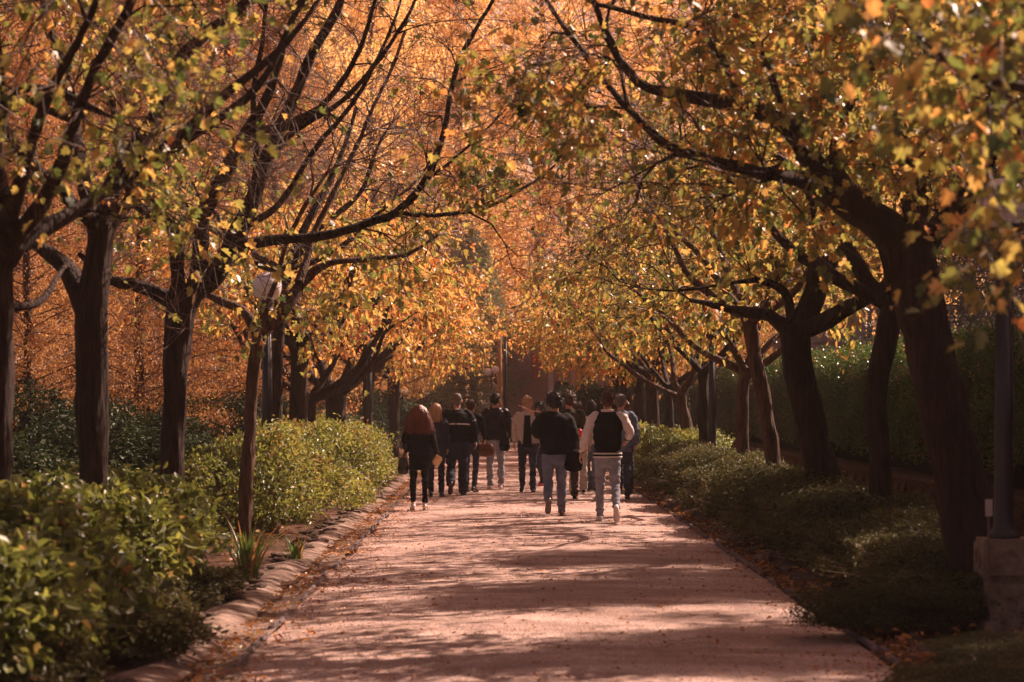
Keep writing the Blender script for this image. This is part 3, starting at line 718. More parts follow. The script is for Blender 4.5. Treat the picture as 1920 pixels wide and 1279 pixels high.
# proud string courses of stone
cm = Geo(); cm.box((0, 0, 0), (1, .06, .09)); cme = cm.mesh('stone_course'); cme.materials.append(M_brick)
gx = np.random.default_rng(4)
for r_ in range(34):
    x = -.88
    while x < 1.0:
        L = min(gx.uniform(.35, .8), 1.02 - x)
        if L > .1:
            o = add('stone', cme, bb); o.location = (x + L / 2, -.02 - gx.uniform(0, .02), .08 + r_ * .115); o.scale = (L * .95, 1, 1)
        x += L
gg = Geo(); gg.box((.42, -.09, 3.0), (.34, .1, 1.0)); gg.obj('brick_panel', M_red, bb)
gg = Geo(); gg.box((1.02, -.12, 2.2), (.22, .24, 4.4)); gg.obj('pillar', M_pale, bb)
gg = Geo(); gg.box((1.9, -.1, 2.2), (.16, .2, 4.4)); gg.obj('pillar', M_pale, bb)
gg = Geo(); gg.box((1.45, -.04, 1.3), (.5, .08, 2.2)); d_ = gg.obj('door', M_glass, bb)
gg = Geo(); gg.box((1.4, 3, 4.72), (5.0, 6.4, .24)); gg.obj('roof', M_roof, bb)
pb = empty('pale_house', P(830, 748, 99) * [1, 1, 0]); tag(pb, 'pale rendered house with a sloping gable at the far left end', 'building')
gg = Geo(); V = [(-1.6, 0, 0), (.5, 0, 0), (.5, 5, 0), (-1.6, 5, 0), (-1.6, 0, .9), (.5, 0, 2.6), (.5, 5, 2.6), (-1.6, 5, .9)]
gg.put(V, [[3, 2, 1, 0], [4, 5, 6, 7], [0, 1, 5, 4], [1, 2, 6, 5], [2, 3, 7, 6], [3, 0, 4, 7]]); gg.obj('wall', M_pale, pb)
gg = Geo(); gg.put([(-1.8, -.15, .80), (.65, -.15, 2.78), (.65, 5.1, 2.78), (-1.8, 5.1, .80), (-1.8, -.15, .9), (.65, -.15, 2.9), (.65, 5.1, 2.9), (-1.8, 5.1, .9)], [[3, 2, 1, 0], [4, 5, 6, 7], [0, 1, 5, 4], [1, 2, 6, 5], [2, 3, 7, 6], [3, 0, 4, 7]]); gg.obj('roof', M_roof, pb)
lw = empty('low_wall', P(880, 748, 94) * [1, 1, 0]); tag(lw, 'low pale wall across the far end of the walk', 'wall')
gg = Geo(); gg.box((-.2, 0, .35), (2.9, .3, .7)); gg.obj('wall_body', M_brick, lw); gg = Geo(); gg.box((-.2, 0, .74), (3.0, .38, .07)); gg.obj('coping', M_pale, lw)
wl_ = empty('garden_wall', P(590, 748, 60) * [1, 1, 0]); tag(wl_, 'pale low garden wall seen between the left trunks', 'wall')
gg = Geo(); gg.box((0, 0, .45), (1.6, .25, .9)); gg.obj('wall_body', M_pale, wl_); gg = Geo(); gg.box((0, 0, .93), (1.7, .33, .06)); gg.obj('coping', M_pale, wl_)
# wooden pole and two slim dark poles
pp = Geo(); q = P(937, 748, 90); pp.lathe((0, 0, 0), [(.095, 0), (.085, 2), (.075, 4.4)], 12); o = pp.obj('wooden_pole', mat('tan_wood', (.42, .22, .10), .8, .2, noise_amt=.3, noise_scale=5, stretch=(1, 1, .2)), None, True); o.location = (q[0], q[1], 0); tag(o, 'tan wooden pole in front of the stone building', 'pole')
pp = Geo(); q = P(948, 748, 91); pp.lathe((0, 0, 0), [(.07, 0), (.05, 4.2)], 10); o = pp.obj('dark_pole', mat('dark_paint', (.03, .025, .03), .5, .4), None, True); o.location = (q[0], q[1], 0); tag(o, 'slim dark pole right beside the tan wooden pole', 'pole')

ba = empty('balustrade', P(1500, 748, 60) * [1, 1, 0]); tag(ba, 'grey stone balustrade of a terrace above the tall hedge', 'balustrade')
zb = 3.1
gg = Geo(); gg.box((3.2, .3, zb / 2), (7.6, .6, zb)); gg.obj('terrace_wall', M_grst, ba)
gg = Geo(); gg.box((3.2, .3, zb + .06), (7.8, .75, .12)); gg.obj('plinth', M_grst, ba)
gg = Geo(); gg.box((3.2, .3, zb + .90), (7.8, .45, .13)); gg.obj('top_rail', M_grst, ba)
bp_ = Geo(); bp_.lathe((0, 0, 0), [(.09, 0), (.09, .06), (.05, .1), (.085, .28), (.06, .45), (.045, .6), (.08, .66), (.08, .715)], 12); bme = bp_.mesh('baluster', True); bme.materials.append(M_grst)
x = -.3
k = 0
while x < 6.8:
    if k % 8 == 0:
        gg = Geo(); gg.box((x, .3, zb + .12 + .36), (.3, .4, .715)); gg.obj('pier', M_grst, ba); x += .28
    else:
        o = add('baluster', bme, ba); o.location = (x, .3, zb + .12); x += .22
    k += 1
hb = empty('stone_villa', P(1720, 748, 84) * [1, 1, 0]); tag(hb, 'grey stone villa half hidden by leaves behind the balustrade', 'building')
gg = Geo(); gg.box((3, 3, 4), (14, 6, 8)); gg.obj('wall', M_grst, hb)
for i in range(6):
    for z in (4.2, 6.6):
        fr = Geo(); x0 = -3 + i * 2.2; fr.box((x0, -.05, z), (1.15, .12, 1.6)); f_ = fr.obj('window', M_pale, hb); pn = Geo(); pn.box((x0, -.13, z), (.9, .05, 1.35)); pn.obj('pane', M_glass, f_)
gg = Geo(); gg.box((3, 3, 8.15), (14.5, 6.5, .3)); gg.obj('roof', M_roof, hb)

# ------------------------------------------------------------------ lamps
M_pole = mat('dark_violet_iron', (.022, .015, .019), .45, .5, noise_amt=.2, noise_scale=12)
M_globe = mat('milky_globe', (.80, .72, .70), .35, .5); M_globe.node_tree.nodes['Principled BSDF'].inputs['Subsurface Weight'].default_value = .3
M_ped = mat('mossy_pedestal_stone', (.16, .11, .08), .9, .15, col2=(.34, .25, .19), noise_scale=9, bump=.9, bump_scale=40)
def lamp(x, y, label, pedestal=True, globe=.185):
    o = empty('street_lamp', (x, y, 0)); tag(o, label, 'street lamp', 'globe lamps along the walk')
    z0 = .70 if pedestal else .05
    if pedestal:
        g_ = Geo(); g_.box((0, 0, .06), (.34, .34, .12)); g_.box((0, 0, .29), (.26, .26, .34), taper=.92); V = None
        g_.tube([(0, 0, .30), (0, 0, .38), (0, 0, .43), (0, 0, .46)], [[.14, .14], [.165, .165], [.215, .215], [.25, .25]], 4, ref=(.7071, .7071, 0), cap=False)
        g_.box((0, 0, .56), (.36, .36, .22)); g_.box((0, 0, .685), (.33, .33, .035))
        V = g_.arr(); V = V + .004 * np.stack([snoise(V, 3, i) for i in range(3)], 1); add('pedestal', mesh_py('pedestal', V, g_.F), o, M_ped)
        for s_ in ((0, -1), (-1, 0)):
            rr = Geo(); n = 24; V = []; F = []
            for i in range(n):
                a = 2 * math.pi * i / n
                for r_, d_ in ((.075, .0), (.082, .014), (.062, .014), (.056, .0)):
                    c, s2 = r_ * math.cos(a), r_ * math.sin(a)
                    V.append((c, -.181 - d_, .56 + s2) if s_[1] else (-.181 - d_, c, .56 + s2))
            for i in range(n):
                for j in range(3): F.append([i * 4 + j, i * 4 + j + 1, ((i + 1) % n) * 4 + j + 1, ((i + 1) % n) * 4 + j])
            rr.put(V, F); rr.obj('roundel', M_ped, o)
    g_ = Geo(); g_.lathe((0, 0, z0), [(.12, 0), (.12, .03), (.10, .05), (.078, .09), (.072, .2), (.064, .8), (.052, 2.62 - z0)], 14); g_.obj('pole', M_pole, o, True)
    g_ = Geo(); g_.lathe((0, 0, 2.62), [(.055, 0), (.085, .02), (.085, .05), (.065, .07), (.065, .10), (.10, .13), (.11, .17), (.085, .20), (.07, .25), (.09, .28), (.08, .31)], 20); g_.obj('collar', M_pole, o, True)
    g_ = Geo(); g_.ell((0, 0, 2.93 + globe * .93), (globe, globe, globe), 36, 22); g_.obj('globe', M_globe, o, True)
    g_ = Geo(); g_.box((.066, -.02, 2.0), (.012, .012, 1.2)); g_.obj('lit_rim_strip', M_pole, o)  # added strip standing in for the lit rim along the pole
    return o
lamp(3.6, 17.2, 'near globe lamp on a carved stone pedestal at the right edge, half behind leaves')
lamp(-2.93, 30, 'globe lamp with a white ball among the left trees behind the hedge')
lamp(3.6, 41, 'globe lamp on a dark pole among the middle trunks of the right row')
lamp(-2.97, 54, 'far globe lamp on a dark pole near the left end of the walk')
lamp(3.6, 65, 'farthest globe lamp on the right side of the walk')
o = empty('street_lamp', P(922, 748, 84) * [1, 1, 0]); tag(o, 'twin globe lamp standing in front of the building at the end of the walk', 'street lamp')
g_ = Geo(); g_.lathe((0, 0, 0), [(.06, 0), (.04, 1.2), (.03, 2.5)], 10); g_.obj('pole', M_pole, o, True)
g_ = Geo(); g_.tube([(-.15, 0, 2.55), (0, 0, 2.45), (.15, 0, 2.52)], [.02, .02, .02], 6, ref=(0, 1, 0)); g_.obj('arm', M_pole, o)
for s_ in (-1, 1):
    g_ = Geo(); g_.ell((s_ * .13, 0, 2.68 + .04 * s_), (.13, .13, .13), 20, 12); g_.obj('globe', M_globe, o, True)

# small things in the beds
o = Geo().box((0, 0, .11), (.035, .035, .22), taper=.8).obj('marker_post', M_pale); q = P(1303, 748, gd(960)); o.location = (q[0], q[1], 0); tag(o, 'tiny pale marker post at the foot of the right shrubs', 'post')
sg = empty('plant_label', (3.45, 17.0, .55)); tag(sg, 'small pale label stick leaning beside the near lamp pole', 'plant label')
Geo().box((0, 0, 0), (.012, .012, .7)).obj('stick', M_stem, sg); Geo().box((0, -.01, .38), (.05, .008, .12)).obj('plate', M_pale, sg)
# ------------------------------------------------------------------ the two rows of maples
GL, GR = 'maples of the left row', 'maples of the right row'
g = np.random.default_rng(13)
SPR = np.array([P(g.uniform(875, 1130), g.uniform(150, 235), g.uniform(17.5, 19)) for _ in range(9)])
SPL = np.array([P(g.uniform(850, 925), g.uniform(275, 375), g.uniform(23.5, 24.5)) for _ in range(5)])
# ---- left row
tree('thick dark trunk cut by the left edge, nearest tree of the left row', 16.0, upper=60, trunk=
     [(-12, 1230, 34), (-8, 900, 30), (-5, 700, 28), (-4, 540, 28), (-8, 460, 30)],
     limbs=[(-.5, [(0, 500, 22), (25, 470, 20), (10, 400, 15), (-10, 250, 10), (60, 170, 7), (190, 215, 5)]),
      (-2.0, [(-8, 480, 22), (40, 330, 13), (110, 150, 9), (170, 20, 6), (210, -90, 4)]),
      (.8, [(10, 575, 10), (70, 572, 8), (100, 530, 6), (120, 500, 4)])],
     auto=4, natt=150, crown=(-2.9, 15.0, 4.15, 2.3, 2.4, 1.7), tone=.42, spread=.15, T=MAPT, lsize=.076, seed=1, group=GL, zmin=2.9, shape=lambda p: U(p)[0] < 400)
tree('near black trunk forking wide at head height, second tree of the left row', 19.4,
     [(180, 1150, 32), (177, 900, 27), (173, 740, 28), (171, 620, 29), (178, 540, 27), (188, 450, 23), (192, 420, 22)],
     [(1.0, [(192, 430, 20), (212, 350, 18), (260, 266, 16), (305, 185, 14), (345, 110, 13), (400, 60, 11), (460, 5, 10), (530, -120, 7)]),
      (.6, [(160, 585, 20), (130, 510, 19), (92, 470, 15), (60, 450, 8), (10, 420, 5)]),
      (2.0, [(182, 450, 16), (158, 330, 13), (140, 240, 11), (100, 80, 9), (60, -90, 6)]),
      (-1.0, [(140, 225, 8), (80, 205, 7), (0, 165, 6), (-80, 140, 4)])],
     2, 130, (-3.3, 19.6, 4.6, 2.4, 2.4, 1.9), .44, .15, MAPT, .08, 2, group=GL, upper=60)
tree('dark trunk with a swollen head and many arching limbs, third tree of the left row', 24.0,
     [(322, 1080, 26), (323, 900, 22), (328, 740, 21), (333, 620, 25), (345, 560, 30), (352, 545, 28)],
     [(.8, [(362, 555, 18), (408, 512, 19), (440, 458, 19), (468, 385, 16), (500, 300, 14), (535, 210, 12), (590, 110, 10), (640, 0, 8), (690, -130, 6)]),
      (-.6, [(352, 560, 18), (372, 520, 16), (378, 450, 16), (375, 405, 15), (400, 340, 14), (432, 285, 14), (460, 240, 13), (490, 190, 9), (530, 80, 7), (590, -50, 5)]),
      (-1.2, [(462, 242, 9), (515, 238, 8), (560, 225, 8), (610, 195, 6), (660, 120, 5), (700, 0, 3)]),
      (-1.4, [(335, 560, 14), (331, 480, 13), (322, 430, 12), (285, 400, 11), (250, 368, 10), (228, 300, 7), (205, 180, 5)]),
      (.3, [(338, 575, 16), (295, 548, 13), (245, 530, 12), (205, 522, 9), (150, 470, 5)]),
      (.5, [(440, 462, 12), (520, 447, 10), (620, 438, 9), (700, 415, 8), (745, 398, 8), (795, 345, 7), (822, 260, 6), (858, 130, 5), (900, 30, 4), (950, -80, 3)]),
      (.9, [(745, 398, 5), (830, 405, 4), (900, 395, 3.5), (970, 360, 3), (1030, 320, 2.4), (1080, 250, 1.6)]),
      (.9, [(750, 392, 4.5), (800, 340, 4), (850, 300, 3), (930, 230, 2)]),
      (.2, [(500, 300, 7), (560, 240, 6), (650, 180, 5), (740, 60, 4), (800, -60, 2.5)]),
      (1.2, [(455, 430, 7), (540, 370, 6), (610, 260, 5), (690, 150, 4), (740, 20, 3), (770, -90, 2)]),
      (-.3, [(470, 380, 6), (480, 280, 6), (478, 150, 5), (500, 20, 4), (510, -90, 3)])],
     0, 190, extra=SPL, crown=(-1.9, 24.3, 4.2, 2.9, 2.3, 2.4), tone=.44, spread=.15, T=MAPT, lsize=.08, seed=3, group=GL, twigs=13, upper=50)#, .44, .15, MAPT, .088, 3, group=GL, twigs=13)
tree('slim leaning brown trunk rising out of the left hedge before the lamp globe', 27.0,
     [(456, 1030, 14), (461, 930, 12), (469, 800, 11), (476, 690, 11), (486, 630, 15)],
     [(.3, [(488, 630, 12), (455, 582, 9), (415, 567, 8), (360, 548, 5)]),
      (.6, [(492, 625, 13), (530, 580, 13), (565, 525, 11), (620, 492, 7), (700, 490, 5), (760, 480, 4), (820, 440, 2.5)]),
      (1.2, [(560, 530, 9), (585, 450, 7), (640, 330, 5), (700, 200, 4), (760, 60, 3)]),
      (-.4, [(490, 625, 9), (498, 570, 5), (520, 500, 4.5), (560, 400, 4), (610, 320, 3)])],
     0, 70, (-2.3, 27.5, 4.3, 2.1, 2, 1.9), .44, .13, MAPT, .085, 4, bk=M_barkl, group=GL)
LT_ = [(33, [(513, 1000, 14), (515, 820, 13), (518, 650, 13), (528, 560, 12), (535, 500, 12)], [(1, [(535, 510, 10), (570, 420, 8), (625, 330, 6), (670, 200, 4)])], 'straight trunk directly behind the left lamp pole', .58),
       (39, [(558, 960, 17), (560, 820, 16), (561, 720, 16), (562, 645, 18)], [(.5, [(566, 650, 11), (600, 612, 9), (640, 585, 6), (700, 560, 4)]), (.5, [(555, 655, 12), (530, 600, 8), (510, 540, 6)]), (-.5, [(560, 650, 10), (556, 600, 9), (570, 520, 6)])], 'stout brown trunk right of the left lamp', .64),
       (43, [(590, 930, 12), (588, 850, 11), (580, 790, 12), (582, 740, 14)], [(.5, [(586, 745, 8), (605, 712, 7), (625, 680, 5), (650, 630, 3)])], 'crooked black trunk arching to the right', .68),
       (48, [(632, 900, 19), (630, 800, 18), (632, 730, 20)], [(.5, [(638, 735, 10), (655, 690, 8), (675, 645, 6), (730, 600, 4)]), (.5, [(625, 735, 12), (605, 700, 9), (590, 640, 6)])], 'broad forked trunk behind the sunlit end of the left hedge', .72)]
for i, (D, tk, lm, lb, tn) in enumerate(LT_):
    tree(lb, D, tk, lm, 4, 110, (P(tk[0][0], 748, D)[0] + .3, D, 4.5, 2.7, 3.0, 2.1), tn, .15, OVT, .105, 20 + i, group=GL, zmin=2.45)
# ---- right row
tree('big black leaning trunk at the right with a heavy limb arching over the walk', 18.0,
     [(1858, 1190, 66), (1842, 1060, 58), (1802, 900, 50), (1768, 760, 45), (1737, 620, 43), (1718, 520, 43), (1706, 450, 43)],
     [(.5, [(1712, 480, 40), (1655, 415, 34), (1590, 375, 29), (1545, 342, 26), (1512, 285, 23), (1480, 240, 20), (1405, 205, 17), (1330, 190, 14), (1270, 178, 12), (1200, 150, 9), (1130, 40, 6), (1080, -80, 4)]),
      (1.2, [(1470, 300, 0.1), (1440, 325, 12), (1380, 312, 12), (1300, 290, 10), (1240, 265, 9), (1180, 205, 7), (1130, 135, 6), (1060, 50, 5), (1010, -40, 4)]),
      (-.8, [(1560, 355, 15), (1500, 338, 13), (1440, 325, 12)]),
      (1.0, [(1712, 450, 24), (1722, 370, 20), (1700, 280, 16), (1690, 180, 13), (1730, 60, 10), (1760, -100, 7)]),
      (-.8, [(1722, 455, 18), (1790, 385, 13), (1850, 300, 10), (1940, 220, 7)]),
      (.2, [(1400, 205, 8), (1360, 120, 8), (1300, 60, 7), (1200, 30, 5), (1100, 0, 4)]),
      (0, [(1540, 340, 9), (1500, 290, 8), (1480, 250, 6), (1440, 130, 7), (1390, 40, 5), (1350, -60, 3)]),
      (.4, [(1180, 205, 4), (1150, 100, 3.5), (1130, 40, 3.5), (1170, -40, 3)]),
      (.2, [(1610, 372, 13), (1570, 300, 12), (1590, 200, 9), (1640, 80, 6), (1620, -60, 4)])],
     0, 210, extra=SPR, crown=(2.2, 18.2, 4.3, 2.4, 2.3, 1.8), tone=.5, spread=.15, T=MAPT, lsize=.074, seed=30, group=GR, zmin=2.9, upper=85, uh=8.0)#, .5, .15, MAPT, .078, 30, group=GR, zmin=2.9)
tree('slender curved trunk in front of the tall hedge, second tree of the right row', 24.0,
     [(1652, 1080, 21), (1650, 870, 18), (1643, 760, 18), (1648, 700, 19), (1665, 620, 22), (1682, 560, 25)],
     [(.6, [(1678, 575, 18), (1640, 540, 15), (1605, 495, 14), (1575, 440, 11), (1545, 370, 9), (1480, 300, 6), (1400, 250, 4)]),
      (.3, [(1690, 560, 12), (1665, 500, 10), (1652, 430, 8), (1640, 330, 6)]),
      (-.4, [(1695, 570, 14), (1720, 500, 10), (1780, 420, 7)])],
     2, 120, (3.0, 24.3, 4.6, 2.7, 2.3, 2.0), .48, .15, MAPT, .082, 31, upper=50, uh=7.8, group=GR, zmin=3.0)
tree('dark leaning trunk with an elbowed limb reaching left, third tree of the right row', 27.5,
     [(1565, 1040, 36), (1540, 890, 31), (1512, 760, 28), (1494, 670, 26), (1490, 610, 30)],
     [(.5, [(1498, 620, 23), (1530, 545, 21), (1540, 480, 19), (1545, 420, 16), (1520, 330, 12), (1480, 240, 9), (1440, 130, 6)]),
      (.3, [(1482, 622, 15), (1440, 592, 12), (1400, 590, 11), (1350, 580, 7), (1290, 560, 4)]),
      (-.4, [(1485, 605, 9), (1478, 560, 9), (1462, 540, 8), (1430, 528, 7), (1380, 530, 4), (1300, 545, 2.5), (1200, 540, 1.5)]),
      (.8, [(1530, 545, 10), (1570, 480, 9), (1620, 380, 7), (1650, 260, 5)])],
     1, 130, (2.7, 27.6, 4.6, 2.9, 2.3, 2.2), .46, .14, MAPT, .085, 32, upper=35, group=GR, zmin=2.9)
RT_ = [(32, [(1464, 1000, 15), (1450, 860, 14), (1430, 740, 13), (1412, 650, 13), (1406, 590, 15)], [(.5, [(1406, 600, 10), (1370, 560, 8), (1300, 470, 6), (1220, 400, 4)]), (.4, [(1410, 600, 9), (1440, 520, 7), (1440, 400, 5)])], 'mottled leaning trunk under the elbowed limb in the right row', .5, M_barkl),
       (36, [(1395, 960, 12), (1393, 840, 11), (1392, 740, 11), (1402, 690, 13)], [(.4, [(1400, 695, 9), (1415, 640, 6), (1440, 560, 4)]), (.4, [(1396, 700, 8), (1375, 655, 5), (1330, 600, 3)])], 'pale brown straight trunk with a small fork in the right row', .45, M_barkl),
       (43, [(1322, 930, 11), (1320, 815, 10), (1318, 690, 10)], [], 'straight trunk just left of the dark pole in the right row', .42, M_bark),
       (47, [(1302, 920, 10), (1290, 820, 10), (1274, 735, 10)], [], 'short sunlit leaning trunk in the right row', .45, M_barkl),
       (52, [(1258, 900, 8), (1256, 800, 8), (1253, 720, 8)], [], 'thin dark trunk left of the sunlit leaning one', .55, M_bark)]
for i, (D, tk, lm, lb, tn, bk) in enumerate(RT_):
    tree(lb, D, tk, lm, 4, 110, (P(tk[0][0], 748, D)[0] - .5, D, 4.6, 2.8, 3.0, 2.2), tn, .16, OVT, .105, 40 + i, bk=bk, group=GR, zmin=2.45)
# overhanging neighbour just outside the frame at the right: its low boughs hang into view
g = np.random.default_rng(12); ex = []
while len(ex) < 40:
    u = g.uniform(1640, 1960); v = g.uniform(-60, 620); D = g.uniform(9.5, 13)
    if v > 300 and u < 1840: continue
    if v > 520: continue
    if u > 1720 and 245 < v < 435: continue
    if (u - 1640) / 320 < g.random() * .8: continue
    ex.append(P(u, v, D))
tree('maple just outside the right edge whose low boughs of broad leaves hang into the picture', 11.5,
     [(2420, 1400, 80), (2400, 1000, 70), (2350, 600, 60), (2330, 400, 60)],
     [(-1, [(2330, 420, 45), (2200, 300, 30), (2050, 200, 18), (1900, 150, 10), (1780, 110, 6)]), (-.5, [(2330, 400, 40), (2150, 330, 24), (2020, 380, 12), (1900, 430, 6)])],
     2, 50, (4.6, 11.5, 4.3, 1.8, 1.5, 1.4), .42, .17, MAPT, .08, 50, group=GR, upper=110, uh=7.5, extra=np.array(ex), single_leaf=True, zmin=3.4, twigs=6)
# the rest of both rows, further off
protos = []
for k in range(3):
    o = tree(['slim far trunk behind the end of the left hedge', 'dark far trunk right of the standing people', 'far trunk of the left row beside the last lamp'][k], [57, 62, 66][k],
             [[(690, 860, 9), (690, 748, 9), (694, 700, 10)], [(1200, 871, 11), (1200, 790, 11), (1197, 700, 11)], [(738, 864, 10), (740, 760, 9), (742, 700, 9)]][k], [], 5, 135,
             ([-2.7, 2.8, -2.4][k], [57, 62, 66][k], 4.1, 2.7, 3.0, 1.8), [.62, .58, .66][k], .15, OVT, .11, 60 + k, group=[GL, GR, GL][k], zmin=2.4)
    protos.append(o)
def copy_tree(o, x, y, rz, sc, label, group):
    c = o.copy(); COL.objects.link(c); c.location = (x, y, 0); c.rotation_euler = (0, 0, rz); c.scale = (sc,) * 3; c['label'] = label; c['group'] = group
    for ch in o.children:
        d = ch.copy(); COL.objects.link(d); d.parent = c
        if d.name.startswith('crown'):
            d.material_slots[0].link = 'OBJECT'; d.material_slots[0].material = M_leafv
    return c
for i, (x, y) in enumerate([(-3.3, 72), (-3.4, 78)]):
    copy_tree(protos[(i * 2) % 3], x, y, 1.1 + i * 2, 1.0, '%s slim trunk of the left row counted back from the end of the walk' % ['second', 'last'][i], GL)
for i, (x, y) in enumerate([(3.6, 57), (3.6, 69), (3.7, 76)]):
    copy_tree(protos[(i + 1) % 3], x, y, .4 + i * 1.7, 1.0, '%s slim trunk of the right row counted back from the end of the walk' % ['third', 'second', 'last'][i], GR)
# ------------------------------------------------------------------ people
def pm(name, c, rough=.9, sheen=0, c2=None, sc=30, bump=.25): return mat(name, c, rough, .15, col2=c2, noise_scale=sc, bump=bump, bump_scale=120, sheen=sheen)
K = {
 'skin': mat('skin', (.50, .27, .19), .5, .4, noise_amt=.12, noise_scale=20),
 'skin_tan': mat('tanned_skin', (.50, .26, .16), .5, .4, noise_amt=.12, noise_scale=20),
 'black': pm('black_cloth', (.004, .0035, .004), c2=(.009, .0075, .008)),
 'navy': pm('navy_cloth', (.018, .02, .034), c2=(.035, .037, .055)),
 'puffer': pm('dark_nylon', (.014, .010, .013), .45, 0, (.026, .018, .022), 12, .1),
 'olive': pm('olive_cloth', (.035, .030, .014), c2=(.06, .05, .025)),
 'khaki': pm('khaki_brown_cloth', (.05, .038, .025), c2=(.09, .065, .045)),
 'beige': pm('beige_denim', (.48, .39, .32), c2=(.66, .56, .49), sc=14),
 'white': pm('white_cloth', (.66, .55, .52), c2=(.78, .68, .65), sc=9),
 'jeans': pm('blue_jeans', (.10, .115, .17), c2=(.19, .20, .27), sc=10),
 'ljeans': pm('pale_jeans', (.20, .20, .24), c2=(.34, .33, .37), sc=9),
 'djeans': pm('dark_jeans', (.025, .028, .045), c2=(.07, .075, .11), sc=7),
 'denim': pm('denim_blue_cloth', (.10, .12, .18), c2=(.20, .22, .30), sc=9),
 'cream': pm('cream_cloth', (.48, .40, .33), c2=(.62, .53, .45), sc=9),
 'whiteleather': mat('white_leather', (.72, .62, .60), .5, .4, noise_amt=.1),
 'sole': mat('rubber_sole', (.10, .075, .06), .8, .2, noise_amt=.3, noise_scale=40),
 'wsole': mat('white_rubber_sole', (.60, .50, .47), .7, .3, noise_amt=.1),
 'brownleather': mat('brown_leather', (.10, .03, .018), .38, .5, col2=(.20, .07, .035), noise_scale=14),
 'blackleather': mat('black_leather', (.010, .008, .009), .4, .5, noise_amt=.3),
 'auburn': mat('auburn_hair', (.07, .016, .008), .42, .5, col2=(.24, .055, .02), noise_scale=26, stretch=(1, 1, .15)),
 'blond': mat('blond_hair', (.36, .18, .08), .4, .5, col2=(.58, .34, .18), noise_scale=26, stretch=(1, 1, .15)),
 'brownhair': mat('brown_hair', (.05, .022, .013), .45, .4, col2=(.12, .05, .028), noise_scale=30),
 'darkhair': mat('dark_hair', (.010, .006, .006), .4, .5, col2=(.03, .016, .012), noise_scale=30),
 'greyhair': mat('grey_hair', (.10, .075, .065), .6, .3, col2=(.22, .17, .15), noise_scale=40),
 'stripe': mat('white_piping', (.75, .66, .62), .7, .2),
 'eye': mat('eye_white', (.7, .65, .62), .3, .5), 'iris': mat('dark_pupil', (.02, .012, .01), .2, .5), 'lip': mat('lip', (.38, .12, .09), .5, .3),
 'red': mat('bright_red', (.60, .015, .02), .35, .5), 'paper': mat('tan_paper', (.55, .36, .20), .8, .2, noise_amt=.15, noise_scale=12),
}
def hand_geo(curl=.35, spread=.06):
    """wrist at origin, fingers to -z, palm facing -x, thumb towards +y"""
    h = Geo()
    h.tube([(0, 0, .02), (0, 0, -.02), (0, .002, -.05), (0, .002, -.088)], [[.019, .026], [.017, .032], [.015, .040], [.012, .038]], 10, ref=(1, 0, 0))
    for i, (y, L) in enumerate([(.030, .072), (.010, .080), (-.011, .075), (-.030, .058)]):
        p = np.array([0, y, -.085]); a = spread * (1.3 - i); pts = [p + [0, 0, .02], p]; b = 0
        for s_, f in enumerate((.45, .32, .23)):
            b += curl * (1.0, 1.1, .8)[s_] * (1 + .08 * i); p = p + L * f * np.array([-math.sin(b), math.sin(a) * math.cos(b), -math.cos(b) * math.cos(a)]); pts.append(p)
        h.tube(pts, [.0095, .0092, .0085, .0078, .0065], 8, ref=(0, 1, 0))
    h.tube([(0, .018, -.02), (-.008, .038, -.038), (-.016, .052, -.065), (-.022, .056, -.090)], [.013, .0125, .0105, .0085], 8, ref=(1, 0, 0))
    return remesh(h, .0045, 1)
HANDS = {'relaxed': hand_geo(.32, .05), 'open': hand_geo(.08, .16), 'grip': hand_geo(.85, .02)}

